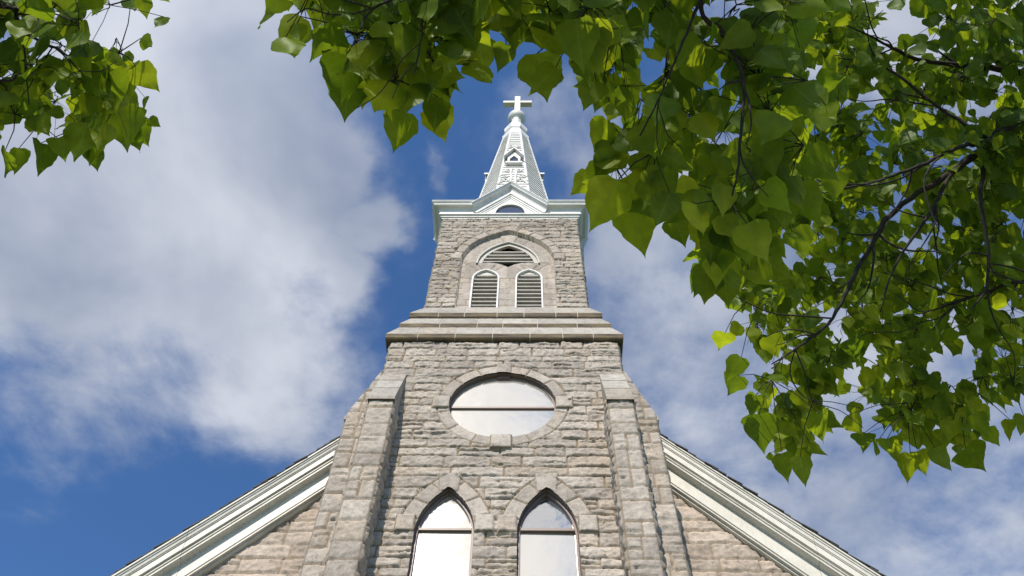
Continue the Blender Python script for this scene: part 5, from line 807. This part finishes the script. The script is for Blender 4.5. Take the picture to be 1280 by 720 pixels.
  sprays=[(-2.749,1.431,6.049),(-3.106,0.936,6.151),(-2.763,1.245,6.347),(-2.395,1.067,6.052),(-3.484,1.467,6.254),(-2.254,0.612,6.292),(-2.432,1.199,6.021),(-3.103,0.664,6.556),(-3.099,1.230,6.133),(-3.065,0.645,6.244),(-2.273,0.964,6.027),(-2.839,0.858,6.534),(-3.124,1.078,5.995),(-2.459,0.752,6.377),(-2.277,1.417,6.206),(-3.258,0.864,6.283),(-2.261,1.181,6.118),(-2.813,0.776,6.144),(-3.452,0.614,6.696),(-2.866,0.688,6.460),(-2.897,1.237,6.192),(-2.184,0.901,6.227),(-2.638,1.038,6.631),(-3.438,1.005,6.630),(-2.557,1.599,6.305),(-2.909,1.349,6.398),(-2.483,1.462,6.839),(-2.498,1.535,6.595),(-3.568,0.631,7.023),(-3.809,1.689,6.467),(-3.140,1.306,6.525),(-3.265,1.733,6.639),(-2.909,0.896,7.037),(-2.396,1.254,6.656),(-3.347,1.354,6.334),(-3.249,0.733,6.672),(-2.701,0.617,6.769),(-3.419,1.270,6.811),(-2.944,1.057,6.515),(-3.220,0.634,7.003),(-2.796,1.513,6.559),(-3.143,0.744,6.895),(-2.798,1.308,6.539),(-3.960,0.805,7.193),(-3.161,1.033,7.710),(-4.054,0.882,7.590),(-4.028,1.183,7.279),(-3.339,1.003,7.740),(-3.589,1.920,7.181),(-2.687,1.764,6.984),(-3.776,1.762,6.983),(-3.757,1.455,7.185),(-2.758,0.959,7.231),(-4.276,1.272,7.355),(-2.773,1.557,7.265),(-3.730,0.897,7.473),(-3.410,0.893,7.549),(-4.198,1.404,7.444),(-3.176,1.654,7.148),(-2.732,1.336,7.376),(-3.106,0.799,7.790),(-4.292,0.887,7.626),(-3.804,1.252,7.262),(-3.719,0.725,7.865),(-3.894,1.992,7.142),(-3.506,1.539,6.874),(-4.004,0.966,6.177),(-4.157,1.121,6.545),(-4.810,0.835,6.145),(-3.443,1.515,5.923),(-5.519,0.396,6.792),(-5.779,1.692,6.304),(-3.430,-0.221,7.225),(-5.070,-0.287,6.949),(-4.202,-0.191,7.448),(-4.899,0.236,6.594),(-5.270,0.717,6.159),(-4.105,1.633,5.878),(-4.015,1.254,6.242),(-3.913,0.319,6.446),(-4.461,0.211,6.593),(-4.690,-0.158,6.958),(-5.861,0.167,6.925),(-5.229,1.106,6.037),(-3.007,0.324,6.714),(-5.773,-0.203,7.402),(-3.230,0.119,7.345),(-3.933,0.769,6.694),(-5.282,1.463,6.306),(-5.410,1.224,6.348),(-5.093,0.637,6.311),(-4.395,1.663,5.659),(-4.686,0.568,6.255),(-5.260,1.180,6.650),(-4.636,0.783,6.710),(-5.526,0.040,7.331),(-4.562,0.115,6.515),(-5.218,1.985,5.967),(-4.311,-0.076,7.015),(-5.864,2.040,6.004),(-4.762,1.598,5.927),(-3.995,0.412,7.182),(-6.246,1.098,7.035),(-5.472,1.575,7.163),(-4.765,1.723,6.548),(-3.970,0.656,7.171),(-4.346,1.316,7.102),(-6.557,1.422,7.174),(-6.641,1.764,7.078),(-6.737,1.306,7.207),(-5.030,0.279,8.034),(-5.652,-0.349,7.994),(-6.224,0.091,8.119),(-4.634,1.975,6.363),(-5.670,0.778,7.130),(-4.350,0.507,7.566),(-5.969,0.960,7.080),(-5.743,0.090,7.943),(-4.239,1.015,7.376),(-5.433,1.947,6.731),(-6.682,-0.314,8.249),(-3.189,-0.248,8.040),(-6.448,-0.013,7.637),(-4.776,-0.301,7.890),(-3.492,0.308,7.962),(-6.449,-0.269,8.276),(-3.984,1.386,6.810),(-4.108,0.193,8.019),(-7.063,0.974,7.623),(-5.609,0.577,7.500),(-4.249,1.738,6.913),(-4.962,1.148,6.919),(-5.857,2.116,6.639),(-4.523,1.815,6.806),(-3.278,0.611,7.594),(-5.956,0.780,6.961),(-3.635,-0.197,8.348),(-3.466,0.115,7.794),(-5.842,2.118,7.566),(-5.078,1.135,8.122),(-4.279,-0.202,8.560),(-5.384,0.921,8.506),(-6.474,1.072,8.166),(-6.868,0.905,7.976),(-5.502,0.581,8.455),(-6.761,1.514,7.830),(-3.358,-0.001,8.717),(-3.962,-0.336,8.774),(-7.088,0.294,8.872),(-4.511,0.604,8.447),(-6.097,1.550,7.934),(-7.322,1.910,7.758),(-7.417,1.228,8.324),(-6.074,0.177,8.135),(-5.942,0.880,8.241),(-5.304,0.081,8.807),(-3.554,0.311,8.305),(-3.409,0.576,8.281),(-5.816,2.331,6.951),(-6.255,1.778,7.376),(-6.301,-0.126,8.598),(-3.778,-0.016,8.352),(-5.570,1.670,7.497),(-7.860,0.198,8.832),(-5.298,1.965,7.588),(-6.724,-0.213,8.751),(-7.487,-0.338,9.193),(-7.358,2.562,7.227),(-6.441,1.094,8.431),(-4.909,-0.383,8.991),(-5.426,-0.387,9.128),(-4.466,0.807,7.857),(-6.474,2.451,7.332),(-7.765,0.694,8.432)],
  leaves=[((-2.239,1.167,6.629),(-2.131,1.194,6.525)),((-2.248,1.297,6.503),(-2.126,1.444,6.481)),((-2.318,1.477,6.357),(-2.261,1.709,6.194)),((-2.411,1.504,6.122),(-2.436,1.673,5.943)),((-2.275,1.485,6.063),(-2.282,1.598,5.898)),((-2.548,1.561,6.036),(-2.552,1.706,6.062)),((-2.718,1.632,6.155),(-2.771,1.828,6.166)),((-2.941,1.715,6.301),(-2.946,1.856,6.217)),((-2.834,1.620,6.000),(-2.900,1.790,6.034)),((-2.080,0.895,6.395),(-2.056,1.004,6.351)),((-2.264,0.948,6.683),(-2.208,0.996,6.555)),((-2.015,0.889,6.468),(-1.973,0.936,6.500))]),
}

# ------------------------------------------------------------------ trees (world coordinates in metres)
def leaf_mat():
    mt, nt, N, L, B = new_mat('heart_leaf'); N.remove(B)
    at = N.new('ShaderNodeAttribute'); at.attribute_name = 'leaf'; sp = N.new('ShaderNodeSeparateColor'); L.new(at.outputs['Color'], sp.inputs[0])
    uv = N.new('ShaderNodeUVMap'); uv.uv_map = 'UVMap'; s = N.new('ShaderNodeSeparateXYZ'); L.new(uv.outputs[0], s.inputs[0])
    def m(op, a, b=None, clamp=False):
        n = N.new('ShaderNodeMath'); n.operation = op; n.use_clamp = clamp
        for i, v in enumerate((a, b)):
            if v is None: continue
            if isinstance(v, (int, float)): n.inputs[i].default_value = v
            else: L.new(v, n.inputs[i])
        return n.outputs[0]
    ax = m('ABSOLUTE', s.outputs[0])
    mid = m('SUBTRACT', 1.0, m('DIVIDE', ax, 0.022), True)                       # midrib
    ph = m('FRACT', m('MULTIPLY', m('SUBTRACT', s.outputs[1], m('MULTIPLY', ax, 0.75)), 6.0))
    sec = m('SUBTRACT', 1.0, m('DIVIDE', m('ABSOLUTE', m('SUBTRACT', ph, 0.5)), 0.075), True)   # side veins
    vein = m('MAXIMUM', mid, m('MULTIPLY', sec, 0.55))
    tc = N.new('ShaderNodeTexCoord'); mot = tex_noise(N, L, tc.outputs['Object'], 22, 5, 0.6)
    d = ramp(N, L, sp.outputs[0], [(0.0, (0.030, 0.052, 0.008)), (0.55, (0.048, 0.076, 0.009)), (1.0, (0.070, 0.096, 0.010))])
    t = ramp(N, L, sp.outputs[0], [(0.0, (0.100, 0.155, 0.004)), (0.6, (0.165, 0.225, 0.006)), (1.0, (0.28, 0.335, 0.008))])
    vr = ramp(N, L, mot, [(0.3, (0.72, 0.74, 0.7)), (0.65, (1.12, 1.1, 1.0))])
    d = mixc(N, L, 0.8, d, vr, 'MULTIPLY'); t = mixc(N, L, 0.8, t, vr, 'MULTIPLY')
    d = mixc(N, L, m('MULTIPLY', vein, 0.55), d, (0.12, 0.17, 0.05)); t = mixc(N, L, m('MULTIPLY', vein, 0.45), t, (0.10, 0.16, 0.02))
    hole = m('GREATER_THAN', tex_noise(N, L, tc.outputs['Object'], 30, 2, 0.5), 0.765)     # insect spots
    d = mixc(N, L, m('MULTIPLY', hole, 0.7), d, (0.05, 0.04, 0.02)); t = mixc(N, L, m('MULTIPLY', hole, 0.7), t, (0.06, 0.04, 0.01))
    df = N.new('ShaderNodeBsdfDiffuse'); L.new(d, df.inputs[0]); tr = N.new('ShaderNodeBsdfTranslucent'); L.new(t, tr.inputs[0])
    gl = N.new('ShaderNodeBsdfGlossy'); gl.inputs['Roughness'].default_value = 0.42; gl.inputs['Color'].default_value = (0.7, 0.75, 0.7, 1)
    ad = N.new('ShaderNodeAddShader'); L.new(df.outputs[0], ad.inputs[0]); L.new(tr.outputs[0], ad.inputs[1])
    mx = N.new('ShaderNodeMixShader'); mx.inputs[0].default_value = 0.012; L.new(ad.outputs[0], mx.inputs[1]); L.new(gl.outputs[0], mx.inputs[2])
    L.new(mx.outputs[0], N['Material Output'].inputs[0]); return mt
def bark_mat():
    mt, nt, N, L, B = new_mat('dark_bark'); tc = N.new('ShaderNodeTexCoord'); co = tc.outputs['Object']
    a = tex_noise(N, L, co, 30, 6, 0.65, (1, 1, 0.4)); b = tex_noise(N, L, co, 4, 4)
    L.new(mixc(N, L, 0.6, ramp(N, L, a, [(0.3, (0.010, 0.008, 0.006)), (0.7, (0.045, 0.034, 0.026))]), ramp(N, L, b, [(0.3, (0.6, 0.6, 0.6)), (0.7, (1.3, 1.25, 1.2))]), 'MULTIPLY'), B.inputs['Base Color'])
    B.inputs['Roughness'].default_value = 0.95; bump(N, L, B, a, 0.8, 0.01); return mt
M_LEAF = leaf_mat(); M_BARK = bark_mat()
# heart shape: rows of (along, half width, how far the margin is swept back)
LEAF_KEYS = [(0.0, 0.20, 0.035), (0.05, 0.32, 0.05), (0.12, 0.41, 0.05), (0.22, 0.445, 0.03), (0.36, 0.42, 0.01), (0.50, 0.335, 0.0), (0.64, 0.225, 0.0), (0.76, 0.130, 0.0), (0.86, 0.060, 0.0), (0.94, 0.020, 0.0), (1.0, 0.004, 0.0)]
def leaf_rows(n):
    ks = np.array(LEAF_KEYS); t = (np.linspace(0, 1, n) ** 0.85)
    def cub(c):                                               # smooth the keys a little
        d = np.linspace(0, 1, 400); y = np.interp(d, ks[:, 0], ks[:, c]); k = np.hanning(41); k /= k.sum(); yp = np.pad(y, 20, 'reflect', reflect_type='odd'); return np.interp(t, d, np.convolve(yp, k, 'valid'))
    w = cub(1); w[-1] = 0.003; return list(zip(t, np.maximum(w, 0.003), cub(2)))
LEAF_ROWS = leaf_rows(15)
class Crown:
    def __init__(s): s.v = []; s.f = []; s.uv = []; s.c = []
    def leaf(s, base, tipdir, normal, ln, R, tone=None):
        y = tipdir.normalized(); n = (normal - y * normal.dot(y))
        if n.length < 1e-4: n = y.orthogonal()
        n.normalize(); x = y.cross(n); b = len(s.v); fold = R.uniform(0.03, 0.45); droop = R.uniform(-0.05, 0.45); wid = R.uniform(0.76, 1.10); tw = R.uniform(-0.15, 0.15)
        wav = R.uniform(0, 6.28); tone = R.random() if tone is None else tone; skew = R.uniform(-0.06, 0.06)
        for t, w, bk in LEAF_ROWS:
            for k in (-1, -0.5, 0, 0.5, 1):
                wx = w * k * wid * (1 + 0.055 * math.sin(wav * 3 + t * 17 + k) + 0.03 * math.sin(wav * 7 + t * 31 - 2 * k)); ty = t - bk * abs(k) ** 1.5 + wx * skew
                h = fold * abs(wx) - droop * t * t * 0.6 - 0.22 * wx * wx + 0.03 * math.sin(wav + t * 9 + k * 2) * abs(k) + tw * wx * t
                s.v.append(base + (x * wx + y * ty - n * h) * ln); s.uv.append((wx, ty)); s.c.append((tone, 0, 0, 1))
        for r in range(len(LEAF_ROWS) - 1):
            for k in range(4):
                a = b + r * 5 + k; s.f.append((a, a + 1, a + 6, a + 5))
    def build(s, name, parent):
        me = bpy.data.meshes.new(name); me.from_pydata([tuple(p) for p in s.v], [], s.f); me.update()
        uv = me.uv_layers.new(name='UVMap'); li = np.empty(len(me.loops), np.int32); me.loops.foreach_get('vertex_index', li)
        uv.data.foreach_set('uv', np.array(s.uv, np.float32)[li].ravel())
        at = me.color_attributes.new('leaf', 'FLOAT_COLOR', 'POINT'); at.data.foreach_set('color', np.array(s.c, np.float32).ravel())
        me.polygons.foreach_set('use_smooth', [True] * len(me.polygons))
        return link(name, me, parent, [M_LEAF])
def smooth_path(pts, sub=5):
    """Catmull-Rom through (x,y,z,r)"""
    P = [np.array(p, float) for p in pts]; P = [2 * P[0] - P[1]] + P + [2 * P[-1] - P[-2]]; out = []
    for i in range(1, len(P) - 2):
        for k in range(sub):
            t = k / sub; a, b, c, d = P[i - 1:i + 3]
            out.append(0.5 * (2 * b + (c - a) * t + (2 * a - 5 * b + 4 * c - d) * t * t + (3 * b - a - 3 * c + d) * t ** 3))
    out.append(P[-2]); return out
def grow_tree(root, data, trunk, seed, leaf_len, per, reach, hang, shoots=0.22, slen=1.0):
    R = random.Random(seed); crown = Crown(); nodes = []
    m = MB(); pth = smooth_path(trunk, 6); m.tube([p[:3] for p in pth], [p[3] for p in pth], 14); m.build('trunk', M_BARK, root, smooth=True)
    top = trunk[-1]
    for br in data['branches']:
        pts = list(br)
        if math.dist(pts[0][:3], top[:3]) < 4 and pts[0][3] >= 0.025 and not any(math.dist(pts[0][:3], q[:3]) < 0.25 for q, _ in nodes):
            pts = [tuple(top[:3]) + (max(pts[0][3] * 1.3, 0.03),)] + pts
        pth = smooth_path(pts, 7)
        for i, p in enumerate(pth):                            # knots and kinks
            p[:3] += np.array([R.gauss(0, 1) for _ in range(3)]) * p[3] * 0.22; p[3] = max(0.003, p[3] * R.uniform(0.9, 1.1))
        m = MB(); m.tube([p[:3] for p in pth], [p[3] for p in pth], 8); m.build('branch', M_BARK, root, smooth=True)
        nodes += [(p, p[3]) for p in pth]
    # side shoots forking off the boughs
    for br in data['branches']:
        pth = smooth_path(br, 6); L = len(pth)
        for q in range(max(2, int(L * shoots))):
            i = R.randint(L // 4, L - 2); p = Vector(pth[i][:3]); ax = (Vector(pth[i + 1][:3]) - p).normalized()
            dv = (ax * 0.7 + Vector((R.gauss(0, 0.6), R.gauss(0, 0.45), R.gauss(0, 0.35)))).normalized(); ln = R.uniform(0.25, 0.8) * slen; r0 = min(pth[i][3] * 0.55, 0.012)
            pp = [(*p, r0)]
            for s_ in range(1, 5):
                dv = (dv + Vector((R.gauss(0, 0.28), R.gauss(0, 0.28), R.gauss(0, 0.22) - 0.05))).normalized(); p = p + dv * ln / 4; pp.append((*p, r0 * (1 - 0.2 * s_) + 0.0012))
            sp_ = smooth_path(pp, 3); m = MB(); m.tube([x[:3] for x in sp_], [x[3] for x in sp_], 6); m.build('branch', M_BARK, root, smooth=True)
            nodes += [(x, x[3]) for x in sp_]
    # twigs: every spray of leaves is joined to the nearest wood already grown
    tw = MB(); left = [np.array(c) for c in data['sprays']]; W = np.array([p[:3] for p, _ in nodes]); rad = [r for _, r in nodes]
    seglist = []
    best = [(float('inf'), -1)] * len(left)
    def upd(lo):
        for i, c in enumerate(left):
            if c is None: continue
            d = np.linalg.norm(W[lo:] - c, axis=1); j = int(d.argmin())
            if d[j] < best[i][0]: best[i] = (d[j], lo + j)
    upd(0); n = len(left); dirs = [None] * n
    for _ in range(n):
        i = min((k for k in range(n) if left[k] is not None), key=lambda k: best[k][0]); d, j = best[i]; c = left[i]; a = W[j]
        mid = (a + c) / 2 + np.array([R.uniform(-1, 1), R.uniform(-1, 1), R.uniform(-0.2, 1.2)]) * d * 0.16
        r0 = min(rad[j] * 0.7, 0.004 + 0.007 * d); pth = smooth_path([(*a, r0), (*mid, r0 * 0.8), (*c, 0.0028)], 5)
        for p in pth[1:-1]: p[:3] += np.array([R.gauss(0, 1) for _ in range(3)]) * 0.012
        tw.tube([p[:3] for p in pth], [p[3] for p in pth], 5)
        dirs[i] = (c - a) / max(d, 1e-6); lo = len(W); W = np.vstack([W] + [p[None, :3] for p in pth[2:]]); rad += [max(p[3], 0.003) for p in pth[2:]]; left[i] = None
        keep = c; left_c = keep
        data['sprays'][i] = tuple(keep)
        upd(lo)
    hv = Vector(hang)
    for i, c in enumerate(data['sprays']):
        c = Vector(c); dv = Vector(dirs[i]); k = R.randint(*per)
        for q in range(k):
            off = Vector((R.gauss(0, 1), R.gauss(0, 1), R.gauss(0, 0.7))) * reach * 0.6 - dv * R.uniform(0, reach)
            tip = (hv + Vector((R.gauss(0, 0.55), R.gauss(0, 0.45), R.gauss(0, 0.40))) + off.normalized() * 0.45).normalized()
            nor = Vector((R.gauss(0, 0.34), -0.52 + R.gauss(0, 0.30), -0.85)).normalized()
            ln = leaf_len * R.choice((0.6, 0.8, 0.9, 1.0, 1.0, 1.1, 1.2)); b = c + off
            crown.leaf(b, tip, nor, ln, R)
            pm = (b + c) / 2 + Vector((0, 0, 0.02)); tw.tube([c, pm, b], [0.0024, 0.002, 0.0018], 4)
        if R.random() < 0.22:                                  # a spray of dry flower stalks
            for q in range(7):
                e = c + hv * R.uniform(0.05, 0.12) + Vector((R.gauss(0, 0.05), R.gauss(0, 0.05), R.gauss(0, 0.04))); tw.tube([c, (c + e) / 2 + Vector((0, 0, 0.01)), e], [0.0016, 0.0013, 0.0013], 4)
    for b, t in data['leaves']:                                # the leaves that make the outline
        b = Vector(b); t = Vector(t); nor = Vector((R.gauss(0, 0.30), -0.50 + R.gauss(0, 0.25), -0.86)).normalized()
        crown.leaf(b, t - b, nor, (t - b).length, R)
        d = np.linalg.norm(W - np.array(b), axis=1); a = Vector(W[int(d.argmin())]); pm = (a + b) / 2 + Vector((0, 0, 0.04)); tw.tube([a, pm, b], [0.004, 0.003, 0.0022], 5)
    tw.build('twig_sprays', M_BARK, root, smooth=True); crown.build('crown', root)
GR = 'trees framing the church'
t = tag(empty('broadleaf_tree', (8.3, 1.4, 0)), 'tree reaching in from the right on thick dark limbs, dense with small heart-shaped leaves', 'tree', GR)
grow_tree(t, TREE_DATA['right'], [(8.3, 1.4, 0, .34), (8.1, 1.5, 2, .27), (7.8, 1.7, 5, .23), (7.2, 1.85, 7.4, .17), (6.5, 1.9, 8.4, .12)], 101, 0.155, (7, 10), 0.14, (0.02, 0.62, -0.78))
t = tag(empty('broadleaf_tree', (3.4, -3.0, 0)), 'tree overhead whose large close leaves hang across the top beside the steeple', 'tree', GR)
grow_tree(t, TREE_DATA['near'], [(3.4, -3.0, 0, .26), (3.2, -2.8, 2, .2), (2.6, -2.0, 4.4, .15), (1.9, -0.9, 5.9, .09), (1.3, -0.1, 6.4, .05)], 202, 0.150, (6, 9), 0.125, (0.0, 0.66, -0.75), 0.10, 0.45)
t = tag(empty('broadleaf_tree', (-7.0, 0.1, 0)), 'tree at the upper left whose leafy bough ends against the cloud', 'tree', GR)
grow_tree(t, TREE_DATA['left'], [(-7.0, 0.1, 0, .26), (-6.9, 0.2, 2.5, .2), (-6.3, 0.5, 5.4, .13), (-5.6, 0.7, 6.6, .085), (-4.9, 0.85, 7.1, .06)], 303, 0.170, (6, 9), 0.13, (0.0, 0.66, -0.75), 0.10, 0.5)
